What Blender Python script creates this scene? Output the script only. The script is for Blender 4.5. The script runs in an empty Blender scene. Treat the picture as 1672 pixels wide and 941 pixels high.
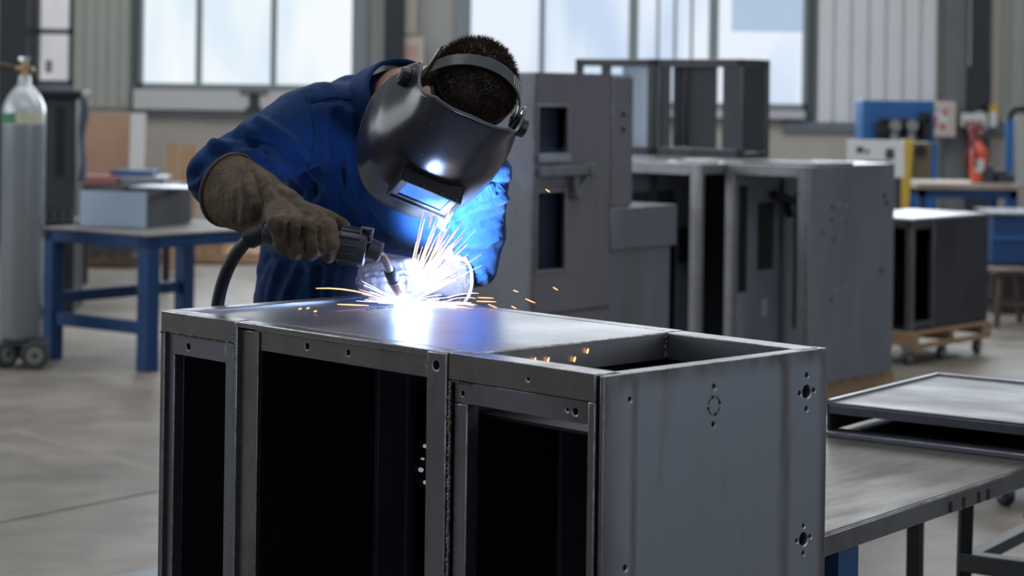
import bpy, bmesh, math, random
from mathutils import Vector, Matrix, noise
random.seed(7)
V = Vector
PI = math.pi
col = bpy.context.scene.collection
# ---------------------------------------------------------------- camera facts
F = 3366.0; H = 1.5; RR = .014
def at(px, py, Y):
    xr = px-836; yr = py-150
    return V(((xr+RR*yr)/F*Y, Y, H-(yr-RR*xr)/F*Y))
def pix(p):
    a = p.x/p.y*F; b = (H-p.z)/p.y*F
    return (836+a-RR*b, 150+b+RR*a)
def on_z(px, py, z):
    d = ((py-150)-RR*(px-836))/F
    return at(px, py, (H-z)/d)
cam_d = bpy.data.cameras.new('camera'); cam = bpy.data.objects.new('camera', cam_d); col.objects.link(cam)
cam_d.sensor_width = 36; cam_d.lens = 36*F/1672
cam_d.shift_y = -(470.5-150)/1672
cam_d.clip_start = .05; cam_d.clip_end = 200
cam.matrix_world = Matrix.Translation((0, 0, H)) @ Matrix.Rotation(PI/2, 4, 'X') @ Matrix.Rotation(math.atan(RR), 4, 'Z')
cam_d.dof.use_dof = True; cam_d.dof.focus_distance = 3.55; cam_d.dof.aperture_fstop = 5.0
bpy.context.scene.camera = cam

# ---------------------------------------------------------------- materials
def mat(name, base=(.5, .5, .5), rough=.5, metal=0., noise_s=None, c2=None, stretch=(1, 1, 1), bump=0., bump_s=40., em=None, es=0., coat=0., rr=0., spec=.5, detail=6, lo=.35, hi=.7, alpha=None, sheen=0.):
    m = bpy.data.materials.new(name); m.use_nodes = True
    nt = m.node_tree; b = nt.nodes['Principled BSDF']; L = nt.links.new
    b.inputs['Base Color'].default_value = (*base, 1); b.inputs['Roughness'].default_value = rough
    b.inputs['Metallic'].default_value = metal; b.inputs['Specular IOR Level'].default_value = spec
    b.inputs['Coat Weight'].default_value = coat; b.inputs['Coat Roughness'].default_value = .12
    b.inputs['Sheen Weight'].default_value = sheen
    if em: b.inputs['Emission Color'].default_value = (*em, 1); b.inputs['Emission Strength'].default_value = es
    tc = nt.nodes.new('ShaderNodeTexCoord'); mp = nt.nodes.new('ShaderNodeMapping'); mp.inputs['Scale'].default_value = stretch
    L(tc.outputs['Object'], mp.inputs['Vector'])
    if noise_s:
        n = nt.nodes.new('ShaderNodeTexNoise'); n.inputs['Scale'].default_value = noise_s; n.inputs['Detail'].default_value = detail; n.inputs['Roughness'].default_value = .6
        L(mp.outputs[0], n.inputs['Vector'])
        r = nt.nodes.new('ShaderNodeValToRGB'); r.color_ramp.elements[0].position = lo; r.color_ramp.elements[1].position = hi
        r.color_ramp.elements[0].color = (*base, 1); r.color_ramp.elements[1].color = (*(c2 or base), 1)
        L(n.outputs['Fac'], r.inputs[0]); L(r.outputs[0], b.inputs['Base Color'])
        if rr:
            mr = nt.nodes.new('ShaderNodeMapRange'); mr.inputs['To Min'].default_value = rough-rr; mr.inputs['To Max'].default_value = rough+rr
            mr.inputs['From Min'].default_value = .3; mr.inputs['From Max'].default_value = .7
            L(n.outputs['Fac'], mr.inputs['Value']); L(mr.outputs[0], b.inputs['Roughness'])
    if bump:
        n2 = nt.nodes.new('ShaderNodeTexNoise'); n2.inputs['Scale'].default_value = bump_s; n2.inputs['Detail'].default_value = 5
        L(mp.outputs[0], n2.inputs['Vector'])
        bp = nt.nodes.new('ShaderNodeBump'); bp.inputs['Strength'].default_value = bump; bp.inputs['Distance'].default_value = .01
        L(n2.outputs['Fac'], bp.inputs['Height']); L(bp.outputs[0], b.inputs['Normal'])
    return m
def steel(name, c=(.20, .21, .235), c2=(.12, .105, .10), rough=.38, metal=.85, s=3., stretch=(1, 1, .35), smear=(.09, .075, .07)):
    """hot rolled steel: two scales of staining plus fine grain"""
    m = bpy.data.materials.new(name); m.use_nodes = True; nt = m.node_tree; L = nt.links.new; N = nt.nodes.new
    b = nt.nodes['Principled BSDF']; b.inputs['Metallic'].default_value = metal
    tc = N('ShaderNodeTexCoord'); mp = N('ShaderNodeMapping'); mp.inputs['Scale'].default_value = stretch; L(tc.outputs['Object'], mp.inputs[0])
    n1 = N('ShaderNodeTexNoise'); n1.inputs['Scale'].default_value = s; n1.inputs['Detail'].default_value = 7; n1.inputs['Roughness'].default_value = .62; L(mp.outputs[0], n1.inputs['Vector'])
    n2 = N('ShaderNodeTexNoise'); n2.inputs['Scale'].default_value = s*9; n2.inputs['Detail'].default_value = 6; L(mp.outputs[0], n2.inputs['Vector'])
    r = N('ShaderNodeValToRGB'); e = r.color_ramp.elements; e[0].position = .42; e[0].color = (*c, 1); e[1].position = .68; e[1].color = (*c2, 1)
    L(n1.outputs['Fac'], r.inputs[0])
    r2 = N('ShaderNodeValToRGB'); e = r2.color_ramp.elements; e[0].position = .58; e[0].color = (0, 0, 0, 1); e[1].position = .78; e[1].color = (.55, .55, .55, 1); L(n2.outputs['Fac'], r2.inputs[0])
    mx = N('ShaderNodeMix'); mx.data_type = 'RGBA'; L(r2.outputs[0], mx.inputs[0]); L(r.outputs[0], mx.inputs[6]); mx.inputs[7].default_value = (*smear, 1)
    L(mx.outputs[2], b.inputs['Base Color'])
    mr = N('ShaderNodeMapRange'); mr.inputs['From Min'].default_value = .3; mr.inputs['From Max'].default_value = .7
    mr.inputs['To Min'].default_value = rough-.09; mr.inputs['To Max'].default_value = rough+.12; L(n1.outputs['Fac'], mr.inputs[0]); L(mr.outputs[0], b.inputs['Roughness'])
    bp = N('ShaderNodeBump'); bp.inputs['Strength'].default_value = .05; bp.inputs['Distance'].default_value = .004; L(n2.outputs['Fac'], bp.inputs['Height']); L(bp.outputs[0], b.inputs['Normal'])
    return m
def emit(name, c, s):
    m = bpy.data.materials.new(name); m.use_nodes = True; nt = m.node_tree; nt.nodes.clear()
    o = nt.nodes.new('ShaderNodeOutputMaterial'); e = nt.nodes.new('ShaderNodeEmission'); e.inputs[0].default_value = (*c, 1); e.inputs[1].default_value = s
    nt.links.new(e.outputs[0], o.inputs[0]); return m
M = {}
M['steel'] = steel('hot_rolled_steel')
M['edge'] = mat('worn_highlight_edge', (.62, .62, .64), .22, .9, 60, (.28, .26, .25), lo=.4, hi=.65)  # lighter colour on bevel faces: painted edge highlights as well as wear
M['edge_far'] = mat('worn_highlight_far', (.36, .36, .38), .35, .8, 30, (.20, .19, .19), lo=.4, hi=.65)  # duller painted highlight and wear for the other steel bevels
M['steel_rail'] = steel('rail_steel', (.20, .182, .175), (.11, .095, .085), .36, .85, 6, (1, 1, 1))
M['steel_frame'] = steel('light_frame_steel', (.36, .36, .37), (.26, .25, .25), .4, .8, 4, (1, 1, 1), (.2, .18, .17))
M['inner_grey'] = mat('inner_grey_sheet', (.32, .36, .42), .6, .1, 3, (.25, .28, .33))
M['steel_side'] = steel('sheet_steel', (.235, .26, .30), (.185, .19, .205), .46, .6, 2.2, (1, 1, .22), (.17, .165, .165))
M['steel_top'] = steel('top_sheet_steel', (.27, .27, .285), (.19, .185, .19), .40, .9, 2, (1, 1, 1), (.18, .17, .17))
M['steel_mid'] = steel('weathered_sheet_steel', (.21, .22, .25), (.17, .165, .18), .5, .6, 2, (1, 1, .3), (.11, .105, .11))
M['steel_purple'] = steel('scaled_sheet_steel', (.24, .225, .255), (.19, .18, .20), .5, .6, 2, (1, 1, .3), (.14, .13, .14))
M['steel_dark'] = steel('dark_sheet_steel', (.06, .063, .07), (.04, .04, .045), .5, .5, 2, (1, 1, .3), (.03, .03, .03))
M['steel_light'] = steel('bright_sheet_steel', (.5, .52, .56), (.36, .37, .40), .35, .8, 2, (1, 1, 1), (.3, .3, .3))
M['inner'] = mat('interior_shade_steel', (.009, .011, .018), .6, .3)  # near-black colour paints in the shade of bays and recesses
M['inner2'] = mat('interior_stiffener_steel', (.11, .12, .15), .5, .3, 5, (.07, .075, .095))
M['zinc'] = mat('zinc_sheet', (.50, .60, .72), .5, .1, 3, (.42, .51, .62))
M['top_grey'] = mat('bench_top_grey', (.17, .16, .15), .62, .2, 4, (.15, .14, .13))
M['hole'] = mat('hole_edge_dark', (.006, .007, .01), .7)
M['weld'] = mat('weld_bead_metal', (.30, .29, .29), .3, .9, 60, (.10, .07, .05), bump=.6, bump_s=300)
M['blue_paint'] = mat('blue_bench_paint', (.004, .042, .14), .5, 0, 4, (.006, .056, .18), bump=.02)
M['blue_mach'] = mat('blue_machine_paint', (.014, .095, .28), .5, 0, 3, (.018, .12, .33))
M['cyl'] = mat('cylinder_grey_paint', (.30, .33, .36), .32, .3, 5, (.22, .245, .27), stretch=(1, 1, .2), coat=.4)
M['white_cap'] = mat('cylinder_shoulder_paint', (.52, .56, .55), .25, .1, coat=.5)
M['green_lab'] = mat('green_label', (.05, .22, .12), .5)
M['cream_lab'] = mat('cream_label', (.62, .60, .42), .5)
M['brass'] = mat('brass', (.45, .30, .14), .3, .9)
M['chrome'] = mat('chrome', (.6, .6, .6), .2, 1)
M['black_pl'] = mat('black_plastic', (.012, .013, .015), .4)
M['black_rub'] = mat('black_rubber', (.010, .011, .014), .5, bump=.1, bump_s=80)
M['dk_paint'] = mat('dark_grey_paint', (.035, .04, .045), .5, .2, 3, (.05, .055, .06))
M['blk_paint'] = mat('black_paint', (.012, .013, .016), .5, .2)
M['wheel'] = mat('wheel_grey', (.20, .21, .20), .5)
M['tyre'] = mat('tyre_rubber', (.05, .052, .05), .7)
M['plywood'] = mat('plywood', (.44, .27, .18), .7, 0, 2.5, (.36, .21, .14), stretch=(1, 1, .5))
M['wood'] = mat('pallet_wood', (.40, .25, .14), .7, 0, 12, (.27, .165, .09), stretch=(.3, .3, 3))
M['wood_dk'] = mat('old_stool_wood', (.09, .055, .035), .6, 0, 10, (.05, .03, .02))
M['wood_top'] = mat('worktop_wood', (.42, .34, .27), .6, 0, 8, (.30, .24, .19))
M['white'] = mat('white_board', (.62, .62, .60), .6)
M['red'] = mat('extinguisher_red', (.60, .09, .03), .4)
M['dkred'] = mat('dark_red', (.22, .04, .04), .5)
M['yellow'] = mat('machine_yellow', (.55, .36, .05), .5)
M['beige'] = mat('beige_enamel', (.52, .45, .38), .5)
M['beige2'] = mat('conduit_beige', (.52, .47, .40), .5)
M['col_grey'] = mat('column_grey', (.17, .175, .175), .6, 0, 2, (.14, .145, .148))
M['col_dark'] = mat('column_dark', (.022, .026, .034), .5)
M['frame_grey'] = mat('window_frame_grey', (.24, .28, .29), .5)
M['frame_dark'] = mat('window_frame_dark', (.07, .09, .095), .5)
M['masonry'] = mat('masonry_render', (.50, .465, .41), .85, 0, 1.2, (.38, .355, .315), bump=.2, bump_s=10)
M['sill'] = mat('sill_grey', (.56, .56, .55), .6)
M['ledge'] = mat('ledge_blue_grey', (.16, .19, .22), .5)
M['clad_green'] = mat('cladding_green_grey', (.42, .43, .38), .55, 0, 1, (.36, .37, .33))
M['clad_white'] = mat('cladding_white', (.80, .80, .80), .5, 0, 1, (.72, .72, .72))
M['wall_grey'] = mat('wall_grey', (.40, .40, .38), .7, 0, 1, (.34, .34, .33))
M['paper'] = mat('printed_card', (.6, .62, .6), .6)
M['fabric'] = mat('blue_twill', (.004, .031, .112), .8, 0, 14, (.005, .042, .150), bump=.25, bump_s=260, sheen=.05, spec=.2, detail=4)
M['seam'] = mat('dark_blue_seam', (.003, .022, .085), .8)
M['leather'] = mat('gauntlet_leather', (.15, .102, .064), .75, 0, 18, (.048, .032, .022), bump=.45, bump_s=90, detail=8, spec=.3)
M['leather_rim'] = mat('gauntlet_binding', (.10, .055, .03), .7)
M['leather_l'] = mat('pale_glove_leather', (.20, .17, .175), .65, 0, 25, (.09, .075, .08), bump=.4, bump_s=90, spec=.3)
M['skin'] = mat('skin', (.48, .25, .16), .5, 0, 15, (.38, .19, .12), spec=.35)
M['hair'] = mat('dark_brown_hair', (.040, .024, .018), .45, 0, 30, (.11, .068, .050), spec=.6)
M['boot'] = mat('boot_leather', (.02, .016, .013), .5)
M['strip'] = mat('green_tape', (.07, .12, .09), .5, 0, 80, (.12, .17, .13))
M['torch'] = mat('torch_grey_plastic', (.050, .055, .066), .42, 0, 30, (.035, .038, .046))
M['torch_lt'] = mat('torch_rim_plastic', (.16, .165, .185), .4)
M['swan'] = mat('swan_neck_metal', (.33, .30, .25), .25, 1)
M['nozzle'] = mat('nozzle_copper', (.16, .11, .10), .3, .9, 40, (.30, .16, .10))
M['lensglass'] = mat('lens_glass', (.010, .04, .13), .3, .0, 60, (.05, .11, .26), coat=.2, spec=.5, em=(.07, .24, .72), es=.75)  # emission paints the arc's reflection into the lens
M['lensrim'] = mat('lens_rim_plastic', (.045, .048, .06), .5)
# helmet shell: glossy black with scratches and spatter
m = mat('helmet_shell', (.026, .026, .031), .22, .15, 3, (.035, .033, .035), bump=.03, bump_s=30, rr=.06, spec=.7); M['helmet'] = m
nt = m.node_tree; b = nt.nodes['Principled BSDF']
vo = nt.nodes.new('ShaderNodeTexNoise'); vo.inputs['Scale'].default_value = 70; vo.inputs['Detail'].default_value = 8
rp = nt.nodes.new('ShaderNodeValToRGB'); rp.color_ramp.elements[0].position = .66; rp.color_ramp.elements[1].position = .74
rp.color_ramp.elements[0].color = (0, 0, 0, 1); rp.color_ramp.elements[1].color = (.5, .5, .5, 1)
mx = nt.nodes.new('ShaderNodeMix'); mx.data_type = 'RGBA'; mx.inputs[7].default_value = (.16, .15, .15, 1)
src = b.inputs['Base Color'].links[0].from_socket
tcn = [n for n in nt.nodes if n.type == 'TEX_COORD'][0]
nt.links.new(tcn.outputs['Object'], vo.inputs['Vector']); nt.links.new(vo.outputs['Fac'], rp.inputs[0]); nt.links.new(rp.outputs[0], mx.inputs[0]); nt.links.new(src, mx.inputs[6]); nt.links.new(mx.outputs[2], b.inputs['Base Color'])
# floor
m = bpy.data.materials.new('concrete_floor'); m.use_nodes = True; M['floor'] = m; nt = m.node_tree; L = nt.links.new; N = nt.nodes.new; b = nt.nodes['Principled BSDF']
tc = N('ShaderNodeTexCoord'); n1 = N('ShaderNodeTexNoise'); n1.inputs['Scale'].default_value = .9; n1.inputs['Detail'].default_value = 9; n1.inputs['Roughness'].default_value = .62
L(tc.outputs['Object'], n1.inputs['Vector'])
r = N('ShaderNodeValToRGB'); e = r.color_ramp.elements; e[0].position = .33; e[0].color = (.155, .132, .105, 1); e[1].position = .68; e[1].color = (.27, .235, .195, 1); L(n1.outputs['Fac'], r.inputs[0])
n2 = N('ShaderNodeTexNoise'); n2.inputs['Scale'].default_value = 5; n2.inputs['Detail'].default_value = 8; L(tc.outputs['Object'], n2.inputs['Vector'])
r2 = N('ShaderNodeValToRGB'); e = r2.color_ramp.elements; e[0].position = .35; e[0].color = (.62, .62, .62, 1); e[1].position = .62; e[1].color = (1, 1, 1, 1); L(n2.outputs['Fac'], r2.inputs[0])
mx = N('ShaderNodeMix'); mx.data_type = 'RGBA'; mx.blend_type = 'MULTIPLY'; mx.inputs[0].default_value = .8; L(r.outputs[0], mx.inputs[6]); L(r2.outputs[0], mx.inputs[7])
L(mx.outputs[2], b.inputs['Base Color']); b.inputs['Roughness'].default_value = .48; b.inputs['Specular IOR Level'].default_value = .45
bp = N('ShaderNodeBump'); bp.inputs['Strength'].default_value = .15; L(n2.outputs['Fac'], bp.inputs['Height']); L(bp.outputs[0], b.inputs['Normal'])
M['joint'] = mat('floor_joint', (.05, .045, .04), .8)
M['fadeline'] = mat('faded_yellow_floor_paint', (.26, .21, .14), .6, 0, 8, (.20, .175, .14), lo=.3, hi=.5)
# window daylight
def daylight(name, c1, c2, s):
    m = bpy.data.materials.new(name); m.use_nodes = True; nt = m.node_tree; nt.nodes.clear(); N = nt.nodes.new; L = nt.links.new
    o = N('ShaderNodeOutputMaterial'); e = N('ShaderNodeEmission'); e.inputs[1].default_value = s
    tc = N('ShaderNodeTexCoord'); mp = N('ShaderNodeMapping'); mp.inputs['Scale'].default_value = (1.6, 1, .45); n = N('ShaderNodeTexNoise'); n.inputs['Scale'].default_value = 1.1; n.inputs['Detail'].default_value = 2
    r = N('ShaderNodeValToRGB'); r.color_ramp.elements[0].position = .36; r.color_ramp.elements[0].color = (*c1, 1); r.color_ramp.elements[1].position = .56; r.color_ramp.elements[1].color = (*c2, 1)
    L(tc.outputs['Object'], mp.inputs[0]); L(mp.outputs[0], n.inputs['Vector']); L(n.outputs['Fac'], r.inputs[0]); L(r.outputs[0], e.inputs[0]); L(e.outputs[0], o.inputs[0])
    return m
M['pane'] = daylight('frosted_daylight_pane', (.74, .86, .96), (.92, .97, 1.0), 1.0)
M['pane2'] = daylight('frosted_daylight_pane_blue', (.58, .71, .90), (.82, .90, 1.0), 1.0)
M['pane_dim'] = daylight('clear_pane_dim', (.50, .50, .54), (.66, .66, .70), .9)
M['shade_out'] = emit('outside_building_haze', (.46, .60, .76), .95)

# ---------------------------------------------------------------- mesh helpers
class MB:
    def __init__(s): s.bm = bmesh.new()
    def box(s, x0, x1, y0, y1, z0, z1, mtx=None):
        r = bmesh.ops.create_cube(s.bm, size=1)['verts']
        T = Matrix.Translation(((x0+x1)/2, (y0+y1)/2, (z0+z1)/2)) @ Matrix.Diagonal((abs(x1-x0), abs(y1-y0), abs(z1-z0), 1))
        if mtx: T = mtx @ T
        bmesh.ops.transform(s.bm, matrix=T, verts=r); return s
    def bar(s, p0, p1, w, h, up=V((0, 0, 1))):
        p0, p1 = V(p0), V(p1); d = p1-p0; x = d.normalized(); y = up.cross(x)
        if y.length < 1e-4: y = V((1, 0, 0))
        y.normalize(); z = x.cross(y)
        m = Matrix((x, y, z)).transposed().to_4x4(); m.translation = (p0+p1)/2
        r = bmesh.ops.create_cube(s.bm, size=1)['verts']
        bmesh.ops.transform(s.bm, matrix=m @ Matrix.Diagonal((d.length, w, h, 1)), verts=r); return s
    def cyl(s, p0, p1, r0, r1=None, seg=24):
        p0, p1 = V(p0), V(p1); d = p1-p0; r1 = r0 if r1 is None else r1
        q = d.to_track_quat('Z', 'Y').to_matrix().to_4x4(); q.translation = (p0+p1)/2
        bmesh.ops.create_cone(s.bm, cap_ends=True, segments=seg, radius1=r0, radius2=r1, depth=d.length, matrix=q); return s
    def sph(s, c, r, sc=(1, 1, 1), seg=20, mtx=None):
        T = Matrix.Translation(c) @ (mtx or Matrix()) @ Matrix.Diagonal((*sc, 1))
        bmesh.ops.create_uvsphere(s.bm, u_segments=seg, v_segments=seg//2+2, radius=r, matrix=T); return s
    def loft(s, rings, caps=True, closed=True):
        bm = s.bm; rv = [[bm.verts.new(p) for p in ring] for ring in rings]
        n = len(rings[0])
        for a, b in zip(rv[:-1], rv[1:]):
            for i in range(n if closed else n-1):
                j = (i+1) % n
                try: bm.faces.new((a[i], a[j], b[j], b[i]))
                except ValueError: pass
        if caps and closed:
            bm.faces.new(rv[0][::-1]); bm.faces.new(rv[-1])
        return s
    def tube(s, pts, rad, seg=12):
        pts = [V(p) for p in pts]; n = len(pts); rad = rad if isinstance(rad, (list, tuple)) else [rad]*n
        rings = []; prev = None
        for i, p in enumerate(pts):
            t = (pts[min(i+1, n-1)]-pts[max(i-1, 0)]).normalized()
            if prev is None:
                a = t.orthogonal().normalized()
            else: a = (prev-t*prev.dot(t)).normalized()
            prev = a; b = t.cross(a)
            rings.append([p+(a*math.cos(k*2*PI/seg)+b*math.sin(k*2*PI/seg))*rad[i] for k in range(seg)])
        return s.loft(rings)
    def lathe(s, prof, c=(0, 0, 0), seg=32, mtx=None):
        T = (mtx or Matrix()); rings = []
        for r, z in prof:
            rings.append([V(c)+(T @ V((r*math.cos(k*2*PI/seg), r*math.sin(k*2*PI/seg), z))) for k in range(seg)])
        return s.loft(rings)
    def build(s, name, m, parent=None, bevel=0, smooth=False, seg=2, loc=None):
        bmesh.ops.recalc_face_normals(s.bm, faces=s.bm.faces)
        me = bpy.data.meshes.new(name)
        if loc is not None: bmesh.ops.translate(s.bm, vec=-V(loc), verts=s.bm.verts)
        s.bm.to_mesh(me); s.bm.free()
        o = bpy.data.objects.new(name, me); col.objects.link(o)
        if loc is not None: o.location = loc
        if m: me.materials.append(M[m] if isinstance(m, str) else m)
        if parent: o.parent = parent
        if bevel:
            bv = o.modifiers.new('bevel', 'BEVEL'); bv.width = bevel; bv.segments = seg
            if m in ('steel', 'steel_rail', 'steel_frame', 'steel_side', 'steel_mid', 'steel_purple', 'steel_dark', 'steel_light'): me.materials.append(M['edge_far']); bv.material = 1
            bv.harden_normals = False; bv.limit_method = 'ANGLE'; bv.angle_limit = .6
            me.shade_smooth(); me.set_sharp_from_angle(angle=.9)
        elif smooth:
            me.shade_smooth(); me.set_sharp_from_angle(angle=.8)
        return o
def catmull(pts, n=8):
    pts = [V(p) for p in pts]; P = [pts[0]*2-pts[1]]+pts+[pts[-1]*2-pts[-2]]; out = []
    for i in range(1, len(P)-2):
        for k in range(n):
            t = k/n; a, b, c, d = P[i-1:i+3]
            out.append(.5*((2*b)+(c-a)*t+(2*a-5*b+4*c-d)*t*t+(3*b-3*c+d-a)*t**3))
    return out+[pts[-1]]
def tag(o, label=None, cat=None, group=None, kind=None):
    if label: o['label'] = label
    if cat: o['category'] = cat
    if group: o['group'] = group
    if kind: o['kind'] = kind
    return o
def thing(name, loc, yaw=0, label=None, cat=None, group=None, kind=None):
    o = bpy.data.objects.new(name, None); col.objects.link(o); o.location = loc; o.rotation_euler = (0, 0, yaw); o.empty_display_size = .1
    return tag(o, label, cat, group, kind)
def struct(o): o['kind'] = 'structure'; return o
def apply_mods(o):
    dg = bpy.context.evaluated_depsgraph_get(); dg.update()
    me = bpy.data.meshes.new_from_object(o.evaluated_get(dg)); old = o.data; o.modifiers.clear(); o.data = me
    bpy.data.meshes.remove(old); return o
def cut(o, cutter_mb, hole_mat='hole'):
    c = cutter_mb.build('cutter', None); c.parent = o.parent
    c.data.materials.append(M[hole_mat])
    bpy.context.view_layer.update()
    md = o.modifiers.new('b', 'BOOLEAN'); md.object = c; md.operation = 'DIFFERENCE'; md.solver = 'EXACT'
    apply_mods(o); bpy.data.objects.remove(c); return o

# ================================================================ THE SETTING
W = 19.7
def wx(px): return at(px, 0, W).x
def wz(py): return H-(py-150)/F*W        # at the picture's middle column
fl = MB().box(-16, 16, -6, 22, -.1, 0).build('floor', 'floor'); struct(fl)
# floor joints and a faded marking
def fline(p, q, w, name, m, zt=.002):
    a, b = on_z(*p, 0), on_z(*q, 0); return struct(MB().bar(a+V((0, 0, zt/2)), b+V((0, 0, zt/2)), w, zt).build(name, m))
fline((-60, 866), (256, 803), .008, 'trim_1', 'joint')
fline((1560, 561), (1760, 572), .02, 'trim_2', 'joint')
fline((20, 702), (262, 772), .05, 'trim_3', 'fadeline', .001)
zs = wz(193)      # top of masonry
ow = [(wx(60), wx(120), wz(150)), (wx(228), wx(583), wz(152)), (wx(762), wx(1320), wz(172))]
TOPZ = 4.2
mb = MB()
mb.box(-13, 13, W, W+.3, 0, zs)
xs = [-13, ow[0][0], ow[0][1], ow[1][0], ow[1][1], ow[2][0], ow[2][1], 13]
for i in range(0, 8, 2): mb.box(xs[i], xs[i+1], W+.02, W+.3, zs, 6)
for i in range(3): mb.box(ow[i][0], ow[i][1], W+.02, W+.3, TOPZ, 6); mb.box(ow[i][0], ow[i][1], W+.02, W+.3, zs, ow[i][2])
wall = struct(mb.build('wall_far', 'masonry'))
def clad(x0, x1, z0, z1, pitch, m, name, y=W-.0, depth=.055):
    """ribbed sheet: trapezoid profile extruded upwards"""
    mb = MB(); pts = []; x = x0
    while x < x1:
        for dx, dy in ((0, 0), (.10, 0), (.17, depth), (.93, depth)): pts.append((min(x+dx*pitch, x1), dy))
        x += pitch
    pts.append((x1, 0)); bm = mb.bm; a = [bm.verts.new((p[0], y-p[1], z0)) for p in pts]; b = [bm.verts.new((p[0], y-p[1], z1)) for p in pts]
    for i in range(len(pts)-1):
        if pts[i+1][0]-pts[i][0] > 1e-6: bm.faces.new((a[i], a[i+1], b[i+1], b[i]))
    o = mb.build(name, m, wall); return o
clad(wx(120), wx(220), wz(185), 6, .11, 'clad_green', 'cladding_panel', depth=.018)
clad(wx(1332), wx(1532), wz(192), 6, .165, 'clad_white', 'cladding_panel')
clad(wx(1600), 13, wz(190), 6, .14, 'clad_green', 'cladding_panel', depth=.018)
clad(-13, wx(60), wz(150), 6, .14, 'clad_green', 'cladding_panel', depth=.018)
MB().box(wx(583), wx(762), W-.01, W+.02, zs, 6).build('plaster_panel', 'wall_grey', wall)
MB().box(wx(1280), 13, W-.06, W, wz(207), wz(192)).build('ledge', 'ledge', wall)
MB().box(wx(225), wx(760), W-.10, W, wz(194), wz(186)).build('ledge', 'ledge', wall)
MB().box(wx(40), wx(120), W-.05, W, wz(158), wz(148)).build('ledge', 'ledge', wall)
def window(n, x0, x1, z0, mull, frame='frame_grey', pane='pane', transom=None, fw=.055, dark=None):
    w = struct(thing('window_%d' % n, ((x0+x1)/2, W, z0))); cx = (x0+x1)/2
    h = TOPZ-z0
    mb = MB(); mb.box(x0-cx, x0-cx+fw, -.05, .08, 0, h); mb.box(x1-cx-fw, x1-cx, -.05, .08, 0, h); mb.box(x0-cx, x1-cx, -.05, .08, 0, .05); mb.box(x0-cx, x1-cx, -.05, .08, h-.06, h)
    for m_, mw in mull: mb.box(m_-cx-mw/2, m_-cx+mw/2, -.05, .06, .05, h)
    if transom: mb.box(x0-cx, x1-cx, -.05, .06, transom-z0-.025, transom-z0+.025)
    mb.build('frame', frame, w)
    MB().box(x0-cx+.02, x1-cx-.02, .06, .07, .03, h-.03).build('pane', pane, w)
    return w
w1 = window(1, ow[0][0], ow[0][1], ow[0][2], [], 'frame_dark', 'pane_dim', transom=wz(62), fw=.03)
MB().box(-.08, -.02, -.02, .01, .12, .24).build('bracket', 'frame_grey', w1)
w2 = window(2, ow[1][0], ow[1][1], ow[1][2], [(wx(326), .05), (wx(448), .05)], fw=.04)
MB().box(-1.06, 1.03, -.14, 0, -.2, -.01).build('sill', 'sill', w2)
w3 = window(3, ow[2][0], ow[2][1], ow[2][2], [(wx(886), .05), (wx(1035), .085), (wx(1166), .085), (wx(1075), .022), (wx(1103), .022), (wx(1130), .022)], pane='pane2', fw=.045)
MB().box(-1.6, 1.6, -.12, 0, -.09, -.01).build('sill', 'sill', w3)
cx3 = (ow[2][0]+ow[2][1])/2
MB().box(wx(1196)-cx3, wx(1312)-cx3, .02, .05, wz(46)-ow[2][2], 2.0).build('outside_building', 'shade_out', w3)
# posts and frames beside the openings
tn = [3]
def trim(x0, x1, z0, z1, m, y0=W-.15, y1=W):
    tn[0] += 1; return struct(MB().box(x0, x1, y0, y1, z0, z1).build('trim_%d' % tn[0], m, bevel=.004))
trim(wx(218), wx(230), wz(190), 6, 'frame_dark', W-.06)
trim(wx(580), wx(602), zs, 6, 'frame_grey', W-.06)
trim(wx(744), wx(763), zs, 6, 'frame_grey', W-.06)
trim(wx(1318), wx(1332), wz(190), 6, 'frame_dark', W-.06)
# steel columns
trim(wx(14), wx(58), 0, 6, 'col_dark', W-.35, W-.07)
trim(wx(632), wx(664), 0, 6, 'col_dark', W-.35)
trim(wx(1536), wx(1570), 0, 6, 'col_grey', W-.30, W-.07)
trim(wx(1569), wx(1602), 0, 6, 'col_dark', W-.42, W-.07)
trim(wx(662), wx(682), wz(60), 6, 'beige2', W-.2, W-.05)
trim(wx(1612), wx(1626), wz(175), 6, 'beige2', W-.2, W-.05)

# ================================================================ FAR BACKGROUND THINGS
def simple(name, mb, m, label, cat, group=None, bevel=.003, **k):
    me_c = sum((v.co for v in mb.bm.verts), V())/max(1, len(mb.bm.verts)); zmin = min(v.co.z for v in mb.bm.verts)
    o = mb.build(name, m, None, bevel=bevel, loc=(me_c.x, me_c.y, zmin), **k); return tag(o, label, cat, group)
# wall box beside the conduit
p = at(672, 105, W-.2)
t = thing('junction_box', p, 0, 'pale beige electrical box on the wall above the welder', 'electrical box')
MB().box(-.115, .115, -.08, .05, 0, .26).build('case', 'beige', t, .006); MB().box(-.06, .06, -.085, -.08, .05, .18).build('label_plate', mat('pink_card', (.5, .3, .28), .6), t)
# small metal mount on the left window sill
p = at(416, 180, W-.1); p.z = wz(186)
t = thing('bench_vise', p, 0, 'small dark grey clamp block standing on the sill of the left window', 'clamp')
MB().box(-.08, .08, -.07, .07, 0, .03).box(-.05, .05, -.05, .05, .03, .16).build('body', 'dk_paint', t, .005); MB().box(-.13, .13, -.08, .08, .16, .21).build('jaw', 'col_grey', t, .005)
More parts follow.
